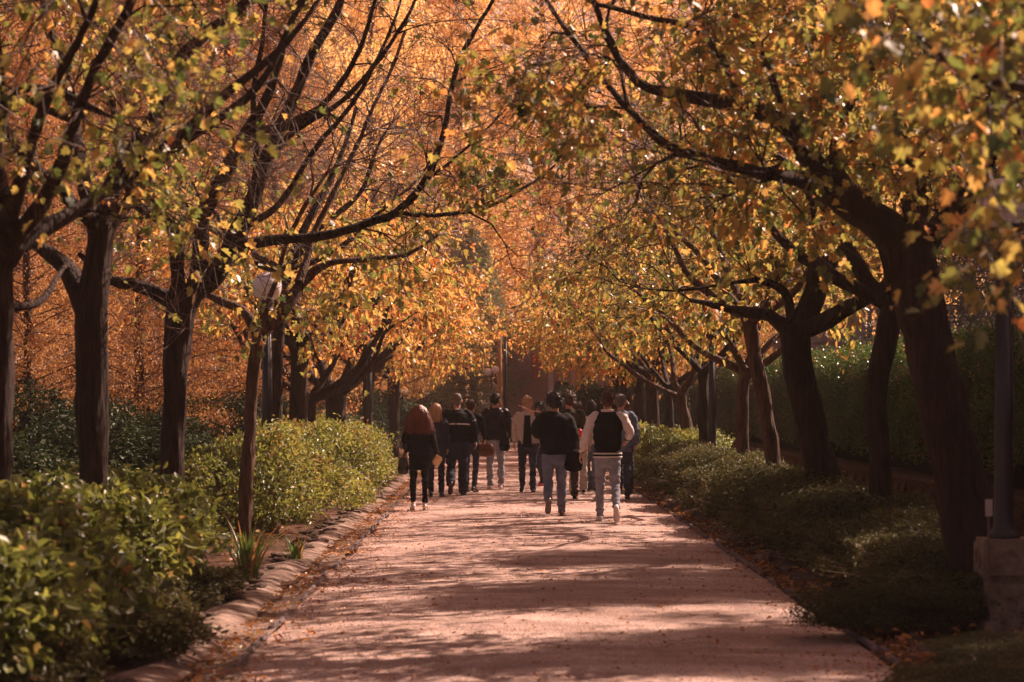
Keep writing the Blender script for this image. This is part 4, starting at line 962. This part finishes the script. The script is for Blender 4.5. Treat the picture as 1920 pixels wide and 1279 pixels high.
def person(label, u, vf, H=1.75, face=0, legs=((10, 8, 0), (-12, 30, 35)), arms=None, jacket='black', trousers='jeans', shoe='blackleather', sole='sole',
           hair='darkhair', style='short', skin='skin', bulk=1.0, woman=False, hem=.84, jl=1.0, leg_w=1.0, cuff=1.0, hands=('relaxed', 'relaxed'), head=(0, 0), D=None, extra=None, bare=0, seed=1, body_rot=0, sleeve=None, boot=False, cuff_z=0):
    D = D or gd(vf); k = H / 1.75; rg = np.random.default_rng(seed)
    o = empty('person', P(u, 748, D) * [1, 1, 0], R(face + body_rot)); o.scale = (k, k, k); tag(o, label, 'person')
    sw = .165 if woman else .188; hw = .088
    # joints
    J = {}
    for i, sx in enumerate((-1, 1)):
        th, kn, ft = legs[i]; hip = np.array([sx * hw, 0, .905]); a = R(th)
        kp = hip + .43 * np.array([sx * .03, math.sin(a), -math.cos(a)]); b = a - R(kn); an = kp + .405 * np.array([sx * .0, math.sin(b), -math.cos(b)])
        J['hip', i], J['knee', i], J['ank', i] = hip, kp, an
    # soles
    zs = []
    for i in range(2):
        ft = R(legs[i][2]); zs.append(min(J['ank', i][2] + (-.085) * math.cos(ft) - .19 * math.sin(ft), J['ank', i][2] - .085 * math.cos(ft) + .07 * math.sin(ft)))
    dz = -min(zs)
    for q in list(J): J[q] = J[q] + [0, 0, dz]
    up = dz; S_ = {}
    for i, sx in enumerate((-1, 1)):
        sh = np.array([sx * sw, 0, 1.42 + up]); ar = (arms or {}).get(i)
        if ar is None: ar = ((sx * .055, -.03, -.27), (sx * .0, .06, -.24))
        e = sh + np.array(ar[0]); w_ = e + np.array(ar[1]); S_[i] = (sh, e, w_)
    # skin: torso core, neck, arms, legs, one continuous surface
    b = Geo()
    b.tube([(0, 0, .86 + up), (0, 0, 1.05 + up), (0, 0, 1.25 + up), (0, 0, 1.40 + up), (0, 0, 1.46 + up)], [[.145, .10], [.125, .09], [.15, .105], [.14, .085], [.07, .06]], 14)
    b.tube([(0, -.012, 1.43 + up), (0, -.005, 1.50 + up), (0, .0, 1.57 + up)], [.064, .056, .056] if not woman else [.052, .046, .048], 12)
    for i in range(2):
        sh, e, w_ = S_[i]; b.tube([sh, (sh + e) / 2, e, (e + w_) / 2, w_], [.05, .045, .038, .036, .026], 10, ref=(0, 1, 0) if abs((e - sh)[0]) > .15 else (1, 0, 0))
        hp_, kp, an = J['hip', i], J['knee', i], J['ank', i]; b.tube([hp_, (hp_ + kp) / 2, kp, (kp + an) / 2 - [0, .01, 0], an], [.07, .055, .036, .032, .026], 10)
    BV, BF = remesh(b, .016, 3)
    h = Geo(); c0 = np.array([0, 0, 1.532 + up])
    h.ell((0, -.008, .112), (.073, .094, .092), 18, 12); h.ell((0, .028, .055), (.055, .064, .066), 14, 10); h.ell((0, .05, .012), (.036, .035, .026), 10, 8)
    h.tube([(0, -.01, -.05), (0, 0, .03)], [.052, .052], 10); h.tube([(0, .088, .085), (0, .103, .052)], [.009, .014], 8); 
    for sx in (-1, 1): h.ell((sx * .076, -.008, .072), (.010, .020, .033), 8, 8); h.ell((sx * .032, .066, .06), (.022, .02, .018), 8, 6)
    HV, HF = remesh(h, .007, 2)
    pit, yaw = R(head[0]), R(head[1]); Rm = np.array(Matrix.Rotation(yaw, 3, 'Z') @ Matrix.Rotation(pit, 3, 'X')) * (1.08 if woman else 1.12)
    HV = HV @ Rm.T + c0
    V = [BV, HV]; F = BF + [[i + len(BV) for i in f] for f in HF]; n = len(BV) + len(HV)
    for i, sx in enumerate((-1, 1)):
        hv, hf = HANDS[hands[i]]; hv = hv.copy() * (.93 if woman else 1.0)
        if sx < 0: hv[:, 0] *= -1; hf = [f[::-1] for f in hf]
        sh, e, w_ = S_[i]; d = (w_ - e) / np.linalg.norm(w_ - e); zax = -d; yax = np.array([0, 1, 0]) if abs(d[1]) < .85 else np.array([0, 0, 1.0])
        yax = yax - zax * (yax @ zax); yax /= np.linalg.norm(yax); xax = np.cross(yax, zax)
        hv = hv @ np.array([xax, yax, zax]) + w_ + d * .012; V.append(hv); F = F + [[q + n for q in f] for f in hf]; n += len(hv)
    add('body', mesh_py('body', np.vstack(V), F, True), o, K[skin])
    def hp(v): return np.asarray(v, float) @ Rm.T + c0
    # face
    for sx in (-1, 1):
        e_ = Geo(); e_.ell(hp((sx * .032, .083, .075)), (.012, .009, .009), 10, 8); ey = e_.obj('eye', K['eye'], o, True)
        e_ = Geo(); e_.ell(hp((sx * .032, .091, .075)), (.005, .003, .005), 8, 6); e_.obj('pupil', K['iris'], ey, True)
        e_ = Geo(); e_.tube([hp((sx * .018, .094, .096)), hp((sx * .034, .092, .101)), hp((sx * .05, .080, .096))], [.003, .004, .002], 6); e_.obj('eyebrow', K[hair], o)
    e_ = Geo(); e_.tube([hp((-.022, .083, .022)), hp((0, .092, .021)), hp((.022, .083, .022))], [[.003, .004], [.005, .006], [.003, .004]], 8, ref=(0, 0, 1)); e_.obj('mouth', K['lip'], o)
    # hair
    g_ = Geo()
    if style in ('short', 'thick', 'balding'):
        t = {'short': .0, 'thick': .016, 'balding': -.004}[style]
        g_.ell((0, -.022, .122), (.079 + t, .093 + t, .087 + t), 18, 12); g_.ell((0, -.055, .06), (.062 + t, .045 + t, .055), 14, 10)
        g_.ell((0, .045, .175), (.056 + t, .045, .028 + t), 12, 8)
        hv, hf = remesh(g_, .009, 1, lambda v: (.004 + t * .35) * snoise(v, 14, seed) + (.003 + t * .3) * snoise(v, 30, seed + 1))
        hr = add('hair', mesh_py('hair', hv @ Rm.T + c0, hf, True), o, K[hair])
        tb = Tubes(); hv = np.asarray(hv); ln_ = {'short': .020, 'thick': .038, 'balding': .007}[style]; top_ = hv[hv[:, 2] > .05]
        for q in range(420):
            p_ = top_[rg.integers(len(top_))]; nrm = p_ - [0, -.02, .10]; nrm /= np.linalg.norm(nrm); d_ = nrm * .75 + np.array([0, -.2, -.35]) + rg.normal(0, .35, 3); d_ /= np.linalg.norm(d_)
            L = ln_ * rg.uniform(.5, 1.3); tb.put(np.array([p_ - nrm * .004, p_ + d_ * L * .5, p_ + d_ * L + np.array([0, 0, -.3 * L])]), np.array([.0045, .0035, .001]), 3)
        v_ = np.vstack(tb.V) @ Rm.T + c0; q_ = np.vstack(tb.Lp); add('tufts', mesh_np('tufts', v_, q_.ravel(), np.arange(len(q_)) * 4, np.full(len(q_), 4), True), hr, K[hair])
    else:
        ln = {'long': .30, 'wavy': .28, 'bob': .17}[style]; wd = {'long': 1.0, 'wavy': 1.95, 'bob': 1.15}[style]
        g_.ell((0, -.022, .118), (.088, .100, .094), 18, 12)
        g_.tube([(0, -.045, .10), (0, -.07, -.02), (0, -.10, -ln * .6)], [[.088, .06], [.085 * wd, .05], [.09 * wd, .04]], 14)
        hv, hf = remesh(g_, .012, 2, lambda v: .008 * snoise(v * [1, 1, .35], 9, seed))
        hr = add('hair', mesh_py('hair', hv @ Rm.T + c0, hf, True), o, K[hair])
        tb = Tubes()
        for q in range(420 if style == 'wavy' else 240):
            a = rg.uniform(-math.pi * .62, math.pi * .62) - math.pi / 2; el = rg.uniform(.0, 1.2)
            s0 = np.array([math.cos(a) * .088 * math.cos(el), -.02 + math.sin(a) * .10 * math.cos(el), .118 + .092 * math.sin(el)])
            L = ln * rg.uniform(.75, 1.12); outx = math.cos(a) * .088 * wd * rg.uniform(.75, 1.45); outy = -.085 + min(0, math.sin(a)) * .06 + rg.normal(0, .01)
            pts = []; ph = rg.uniform(0, 6.28); am = .034 if style == 'wavy' else .004
            for t in np.linspace(0, 1, 9):
                m_ = t ** .7; x = s0[0] * (1 - m_) + outx * m_; y = s0[1] * (1 - m_) + (outy if abs(math.cos(a)) < .9 else -.04) * m_; z = s0[2] * (1 - t) + (.05 - L) * t + .03 * math.sin(math.pi * min(1, t * 1.5)) * (1 - t)
                pts.append((x + am * math.sin(ph + t * 13) * t, y + am * math.cos(ph + t * 11) * t, z))
            tb.put(np.array(pts), np.array([.006, .008, .008, .008, .007, .006, .005, .004, .002]), 4)
        v_ = np.vstack(tb.V) @ Rm.T + c0; q_ = np.vstack(tb.Lp); add('locks', mesh_np('locks', v_, q_.ravel(), np.arange(len(q_)) * 4, np.full(len(q_), 4), True), hr, K[hair])
    # trousers
    t_ = Geo(); lw = leg_w * (.93 if woman else 1)
    t_.tube([(0, -.01, .80 + up), (0, -.012, .88 + up), (0, -.006, .96 + up), (0, 0, 1.02 + up)], [[.158, .115], [.172, .125], [.162, .115], [.148, .105]], 16)
    for i in range(2):
        hp_, kp, an = J['hip', i], J['knee', i], J['ank', i]; c = cuff
        en = an + (kp - an) / np.linalg.norm(kp - an) * (.0 + cuff_z)
        t_.tube([hp_ + [0, -.01, .02], hp_ * .6 + kp * .4, kp, kp * .55 + en * .45 - [0, .008, 0], en], [.098 * lw, .086 * lw, .066 * lw, .064 * lw * (.5 + .5 * c), .052 * lw * c + .004], 14)
    fs = rg.integers(999)
    tv, tf = remesh(t_, .014, 2, lambda v: .007 * snoise(v * [1, 1, 2.4], 3.2, fs) + (.005 + .006 * np.exp(-((v[:, 2] - .15) / .12) ** 2) + .004 * np.exp(-((v[:, 2] - .5) / .1) ** 2)) * snoise(v * [.6, .6, 2.2], 7, fs + 1))
    add('trousers', mesh_py('trousers', tv, tf, True), o, K[trousers])
    # jacket
    B = bulk; bw = .94 if woman else 1.0
    def jk(pts, rad): return pts, rad
    j = Geo(); hz = hem - .02 + up
    prof = [(hz, .176, .128), (hz + .05, .182, .132), (1.04 + up, .174 * (1.0 if not woman else .93), .126), (1.2 + up, .192, .138), (1.33 + up, .196, .134), (1.415 + up, .175, .112), (1.46 + up, .115, .088), (1.495 + up, .074, .072)]
    if hz + .05 > 1.0 + up: prof = [prof[0]] + prof[2:]
    pts = np.array([(0, -.008, z) for z, _, _ in prof]); rad = np.array([(a * B * bw if q < 6 else a * bw, c * B if q < 6 else c) for q, (z, a, c) in enumerate(prof)])
    j.tube(pts, rad, 20, cap=False)
    for i in range(2):
        sh, e, w_ = S_[i]; e0 = w_ - (w_ - e) / np.linalg.norm(w_ - e) * (.005 + (bare if i == 0 else 0))
        sl = sleeve or 1.0
        sg = Geo() if isinstance(jacket, tuple) else j
        inn = np.array([-(.03 if i else -.03), 0, -.005])
        sg.tube([sh + inn, sh * .8 + e * .2, (sh + e) / 2, e, (e + e0) / 2, e0], np.array([.075, .076, .069, .062, .056, .043]) * (.55 + .45 * B) * sl * (.9 if woman else 1), 14, ref=(0, 1, 0) if abs((e - sh)[0]) > .15 else (1, 0, 0))
        if isinstance(jacket, tuple):
            s1 = rg.integers(999); v_, f_ = remesh(sg, .012, 2, lambda v: .006 * snoise(v * [1, 1, 2], 5, s1) + .003 * snoise(v * [.6, .6, 2], 11, s1))
            add('sleeve', mesh_py('sleeve', v_, f_, True), o, K[jacket[1]])
    js = rg.integers(999)
    pf = jacket == 'puffer'
    jv, jf = remesh(j, .014, 2, lambda v: .011 * snoise(v * [1, 1, 1.6], 2.6, js) + .006 * snoise(v * [.6, .6, 1.8], 6, js + 1) + (.005 * np.abs(np.sin(v[:, 2] * 45)) if pf else 0))
    add('jacket', mesh_py('jacket', jv, jf, True), o, K[jacket[0] if isinstance(jacket, tuple) else jacket])
    # shoes
    for i, sx in enumerate((-1, 1)):
        an = J['ank', i]; ft = legs[i][2]; Rf = np.array(Matrix.Rotation(R(-ft), 3, 'X')); yo = R(-sx * 7); Rz = np.array(Matrix.Rotation(yo, 3, 'Z')); M_ = Rz @ Rf
        s_ = Geo(); s_.tube([(0, -.055, -.035), (0, -.02, -.035), (0, .04, -.038), (0, .11, -.050), (0, .165, -.058)], [[.034, .036], [.036, .042], [.039, .036], [.044, .025], [.036, .018]], 12, ref=(1, 0, 0))
        s_.tube([(0, -.012, -.03), (0, -.012, .015 if not boot else .09)], [.042, .040], 12)
        v_, f_ = remesh(s_, .009, 2); v_[:, 2] = np.maximum(v_[:, 2], -.076)
        so = add('shoe', mesh_py('shoe', v_ @ M_.T + an, f_, True), o, K[shoe])
        s_ = Geo(); ol = [(.030, -.085), (.036, -.05), (.034, .0), (.042, .07), (.046, .12), (.036, .17), (.015, .19)]; ol = ol + [(-x, y) for x, y in ol[::-1]]
        n_ = len(ol); V2 = [(x, y, -.066) for x, y in ol] + [(x * .96, y, -.087) for x, y in ol]; F2 = [list(range(n_)), list(range(n_, 2 * n_))[::-1]] + [[q, (q + 1) % n_, n_ + (q + 1) % n_, n_ + q] for q in range(n_)]
        s_.put(np.array(V2) @ M_.T + an, F2); s_.obj('sole', K[sole], so)
    if extra: extra(o, up, S_, J, k)
    return o, S_, J, up, k
def worldp(o, p):
    c, s = math.cos(o.rotation_euler.z), math.sin(o.rotation_euler.z); p = np.asarray(p) * o.scale[0]
    return np.array([c * p[0] - s * p[1], s * p[0] + c * p[1], p[2]]) + np.array(o.location)
def bag(pr, c, size, m, label, name='shoulder_bag', strap=None, rot=0, cat='bag', flap=True):
    o_, S_, J, up, k = pr; w_ = worldp(o_, np.array(c) + [0, 0, up]); b = empty(name, w_, R(rot)); tag(b, label, cat)
    g_ = Geo(); sx, sy, sz = size; g_.tube([(0, 0, -sz), (0, 0, -sz * .6), (0, 0, 0), (0, 0, sz * .6), (0, 0, sz)], [[sx * .9, sy * .8], [sx * 1.05, sy * 1.15], [sx, sy], [sx * .9, sy * .8], [sx * .75, sy * .4]], 14)
    v_, f_ = remesh(g_, .012, 2, lambda v: .006 * snoise(v, 5, 3) + .003 * snoise(v, 12, 4)); add('bag_body', mesh_py('bag_body', v_, f_, True), b, m)
    if flap:
        g_ = Geo(); g_.box((0, -sy * 1.05, sz * .35), (sx * 1.7, .012, sz * 1.0), taper=.9); g_.obj('flap', m, b)
    if strap:
        pts = [worldp(o_, np.array(p) + [0, 0, up]) - w_ for p in strap]; cz = R(-rot); rm = np.array([[math.cos(cz), -math.sin(cz), 0], [math.sin(cz), math.cos(cz), 0], [0, 0, 1]])
        pts = [rm @ p for p in pts]; p_, r_ = spline(np.array(pts), np.full(len(pts), .012), .05); g_ = Geo(); g_.tube(p_, np.stack([r_, r_ * .35], 1), 8, cap=False); g_.obj('strap', m, b)
    return b

# 1 red haired woman
pr = person('woman with long wavy auburn hair in a black coat and white sneakers at the left', 786, 956, 1.58, legs=((2, 2, 0), (-3, 3, 4)), jacket='black', trousers='black', shoe='whiteleather', sole='wsole', hair='auburn', style='wavy', woman=True, hem=.67, bulk=1.08, leg_w=.95, cuff=.85, cuff_z=.035,
            arms={1: ((.07, -.02, -.26), (.06, .05, -.22)), 0: ((-.08, -.03, -.25), (.03, .08, -.2))}, hands=('relaxed', 'grip'), seed=11)
bag(pr, (-.27, -.02, .73), (.085, .05, .11), K['blackleather'], 'black handbag at the left hip of the woman with auburn hair', 'handbag', [(-.27, -.02, .83), (-.22, -.06, 1.1), (-.16, -.04, 1.47), (-.2, .08, 1.1), (-.27, .03, .83)])
q = worldp(pr[0], pr[1][1][2]); pg = Geo()
for i in range(3): pg.box((.012 * i, -.004 * i, -.012 * i), (.10, .006, .13), rz=.15 * i)
o = pg.obj('paper', K['paper'], None); o.location = (q[0] + .01, q[1] - .05, q[2] - .10); o.rotation_euler = (.3, .5, .2); tag(o, 'folded tan paper in the right hand of the woman with auburn hair', 'paper')
# 2 blond woman
pr = person('blond woman in a navy hooded coat half hidden behind the red haired woman', 818, 931, 1.60, legs=((3, 3, 0), (-4, 5, 4)), jacket='navy', trousers='navy', hair='blond', style='bob', woman=True, hem=.74, bulk=1.1, leg_w=1.05, head=(0, -25), seed=12)
# 3 man with striped jacket
def piping(o, up, S_, J, k):
    B = 1.22
    g_ = Geo()
    for (a0, a1) in ((-160, -97), (-90, -20)):
        pts = []
        for a in np.linspace(R(a0), R(a1), 12): pts.append((.196 * B * 1.03 * math.cos(a), -.008 + .140 * B * 1.04 * math.sin(a), 1.225 + up - .006 * math.cos(a * 2)))
        g_.tube(pts, [[.004, .011]] * 12, 6, ref=(0, 0, 1)) if False else g_.tube(pts, [[.012, .005]] * 12, 8, ref=(0, 0, 1))
    g_.obj('piping', K['stripe'], o)
    for i in range(2):
        sh, e, w_ = S_[i]; c = sh * .40 + e * .60; t = (e - sh) / np.linalg.norm(e - sh); a = np.array([1, 0, 0]) - t * t[0]; a /= np.linalg.norm(a); b = np.cross(t, a); r = .078
        pts = [c + r * (math.cos(x) * a + math.sin(x) * b) for x in np.linspace(0, 2 * math.pi, 25)[:-1]]; pts.append(pts[0]); g_ = Geo(); g_.tube(pts, [[.005, .011]] * 25, 6, ref=tuple(a * .01 + t)); g_.obj('sleeve_piping', K['stripe'], o)
    g_ = Geo(); g_.tube([(-.03, -.10, 1.475 + up), (0, -.107, 1.485 + up), (.035, -.10, 1.475 + up)], [[.012, .005]] * 3, 8, ref=(0, 0, 1)); g_.obj('collar_emblem', K['stripe'], o)
pr3 = person('heavy grey haired man in a black jacket with a white band round it', 857, 930, 1.78, legs=((-14, 34, 42), (6, 6, 0)), jacket='black', trousers='navy', shoe='blackleather', hair='greyhair', style='balding', bulk=1.22, hem=.93, leg_w=1.2, cuff=1.2, arms={0: ((-.10, -.04, -.26), (-.01, .05, -.24)), 1: ((.10, -.02, -.26), (.03, .10, -.22))}, extra=piping, seed=13)
# 4 hidden person with brown bag
pr = person('person in dark clothes mostly hidden behind the man in the banded jacket', 884, 924, 1.66, legs=((4, 4, 0), (-6, 12, 12)), jacket='black', trousers='djeans', shoe='blackleather', hair='brownhair', style='short', woman=True, leg_w=.95, arms={1: ((.09, -.05, -.24), (.03, -.02, -.18))}, hands=('relaxed', 'grip'), boot=True, cuff_z=.08, seed=14, body_rot=-15)
bag(pr, (.30, -.03, .80), (.14, .06, .095), K['brownleather'], 'glossy brown leather handbag hanging between two men', 'handbag', [(.22, -.03, .87), (.27, -.04, 1.0), (.34, -.03, .87)], rot=-10)
# 5 puffer man
pr = person('man in a dark quilted jacket and pale jeans standing with his back turned', 929, 919, 1.78, legs=((3, 2, 0), (-2, 4, 0)), jacket='puffer', trousers='ljeans', shoe='whiteleather', sole='wsole', hair='darkhair', style='short', bulk=1.12, hem=.93, head=(-6, -20), arms={0: ((-.07, -.02, -.26), (.04, .14, -.18)), 1: ((.09, -.02, -.26), (-.02, .13, -.20))}, seed=15)
bag(pr, (.17, -.13, .84), (.10, .05, .11), K['black'], 'black shoulder bag on the hip of the man in the quilted jacket', 'shoulder_bag', [(.2, -.12, .93), (.12, -.16, 1.2), (-.10, -.09, 1.50)])
# 6 man facing us
pr = person('fair haired man in a beige denim jacket walking towards the camera', 989, 925, 1.72, face=178, legs=((14, 8, 0), (-10, 22, 25)), jacket='beige', trousers='djeans', shoe='navy', sole='wsole', hair='blond', style='short', bulk=1.02, hem=.90, head=(-12, 15), hands=('relaxed', 'relaxed'), seed=16,
            extra=lambda o, up, S_, J, k: [Geo().box((0, .122, 1.12 + up), (.17, .07, .58), taper=.62).obj('shirt_front', K['black'], o), Geo().box((0, .12, .915 + up), (.16, .02, .03)).obj('belt', K['brownleather'], o)])
# 7 man with black jacket
pr7 = person('man in black jacket, blue jeans and brown boots, bag on his hip', 1040, 969, 1.76, legs=((-16, 36, 46), (5, 4, 0)), jacket='black', trousers='jeans', shoe='brownleather', sole='sole', hair='darkhair', style='thick', bulk=1.24, hem=.90, leg_w=1.08, arms={0: ((-.11, .0, -.22), (.08, .18, -.08)), 1: ((.09, -.03, -.26), (.0, .08, -.22))}, boot=True, seed=17)
bag(pr7, (.27, -.05, .80), (.13, .07, .13), K['black'], 'round black crossbody bag on the hip of the man in blue jeans', 'shoulder_bag', [(.24, -.1, .92), (.1, -.18, 1.2), (-.12, -.10, 1.49)])
# 8 olive jacket, pointing
person('brown haired person in an olive jacket pointing left with an outstretched arm', 1066, 937, 1.79, legs=((2, 3, 0), (6, 6, 0)), jacket='olive', trousers='khaki', shoe='blackleather', hair='brownhair', style='thick', hem=.88, arms={0: ((-.27, .06, -.07), (-.22, .06, .12)), 1: ((.08, -.02, -.26), (.02, .03, -.24))}, hands=('open', 'relaxed'), head=(0, 10), bare=.14, seed=18)
# 9 dark haired person farther
person('dark haired person in black farther down the walk behind the man in beige', 1012, 912, 1.62, legs=((12, 14, 0), (-12, 24, 20)), jacket='black', trousers='djeans', shoe='red', hair='darkhair', style='thick', woman=True, seed=19, face=150)
# 10 white top woman
person('dark haired woman in a white top and wide blue jeans beside the varsity jacket', 1108, 921, 1.66, legs=((2, 2, 0), (-2, 2, 0)), jacket='white', trousers='jeans', shoe='blackleather', hair='darkhair', style='long', woman=True, hem=.92, leg_w=1.3, cuff=1.75, seed=20)
# 11 cream trousers
pr = person('person in cream trousers and pale top hidden behind the olive jacket', 1084, 926, 1.62, legs=((3, 3, 0), (-3, 6, 4)), jacket='cream', trousers='cream', shoe='navy', sole='wsole', hair='brownhair', style='short', woman=True, hem=.92, leg_w=1.15, cuff=1.35, seed=21)
hb_ = Geo(); n = 28; V = []; F = []
for y_, sc_ in ((-.035, .55), (-.02, .92), (0, 1), (.02, .92), (.035, .55)):
    for i in range(n):
        t = 2 * math.pi * i / n; V.append((sc_ * .0065 * 16 * math.sin(t) ** 3, y_, sc_ * .0065 * (13 * math.cos(t) - 5 * math.cos(2 * t) - 2 * math.cos(3 * t) - math.cos(4 * t))))
for j in range(4):
    for i in range(n): F.append([j * n + i, j * n + (i + 1) % n, (j + 1) * n + (i + 1) % n, (j + 1) * n + i])
F.append(list(range(n))[::-1]); F.append([4 * n + i for i in range(n)]); hb_.put(V, F); hb_.tube([(0, 0, -.1), (.005, 0, -.17)], [.01, .006], 6)
o = hb_.obj('red_pouch', K['red'], None, True); o.location = P(1091, 812, 39.6); tag(o, 'small bright red rounded pouch held between the olive jacket and the varsity jacket', 'pouch')
# 12 varsity jacket
def varsity(o, up, S_, J, k):
    for z, c in ((.868, 'stripe'), (.893, 'black'), (.915, 'stripe')):
        g_ = Geo(); pts = [(.192 * math.cos(a), -.008 + .140 * math.sin(a), z + up) for a in np.linspace(0, 2 * math.pi, 33)]; g_.tube(pts, [[.010, .007]] * 33, 8, ref=(0, 0, 1), cap=False); g_.obj('hem_band', K[c], o)
    g_ = Geo(); pts = [(.082 * math.cos(a), -.012 + .078 * math.sin(a), 1.492 + up) for a in np.linspace(0, 2 * math.pi, 25)]; g_.tube(pts, [[.018, .008]] * 25, 8, ref=(0, 0, 1), cap=False); g_.obj('collar', K['white'], o)
    for i in range(2):
        sh, e, w_ = S_[i]; t = (w_ - e) / np.linalg.norm(w_ - e); g_ = Geo(); g_.tube([w_ - t * .045, w_ - t * .005], [.046, .040], 14); g_.obj('cuff', K['black'], o)
person('young man in a black varsity jacket with white sleeves, grey jeans and white sneakers', 1139, 979, 1.79, legs=((6, 4, 0), (-14, 30, 42)), jacket=('black', 'white'), trousers='ljeans', shoe='whiteleather', sole='wsole', hair='brownhair', style='short', bulk=1.04, hem=.87, leg_w=.98, cuff=.9, arms={0: ((-.10, -.05, -.26), (-.06, .05, -.22)), 1: ((.12, .0, -.22), (-.03, .16, -.10))}, extra=varsity, seed=22)
# 13, 14 behind him
person('grey haired person in a denim blue coat mostly hidden behind the varsity jacket', 1164, 936, 1.74, legs=((4, 5, 0), (-4, 8, 6)), jacket='denim', trousers='djeans', shoe='blackleather', hair='greyhair', style='short', bulk=1.08, hem=.8, head=(0, -20), seed=23)
person('person in dark clothes with reddish hair at the right end of the group', 1172, 925, 1.66, legs=((2, 2, 0), (-3, 4, 0)), jacket='navy', trousers='navy', hair='auburn', style='short', woman=True, seed=24)

# ------------------------------------------------------------------ thin warm air
hg = Geo(); hg.box((0, 240, 15.2), (324, 524, 32.6)); hz = hg.obj('haze', None)
hm = bpy.data.materials.new('haze_air'); hm.use_nodes = True; hn = hm.node_tree
for n_ in list(hn.nodes): hn.nodes.remove(n_)
ho = hn.nodes.new('ShaderNodeOutputMaterial'); hv_ = hn.nodes.new('ShaderNodeVolumePrincipled')
hv_.inputs['Color'].default_value = (.97, .84, .76, 1); hv_.inputs['Density'].default_value = 0.00038; hv_.inputs['Anisotropy'].default_value = 0.3
hn.links.new(hv_.outputs[0], ho.inputs['Volume']); hz.data.materials.append(hm); tag(hz, 'thin warm haze filling the avenue', 'haze', kind='stuff')
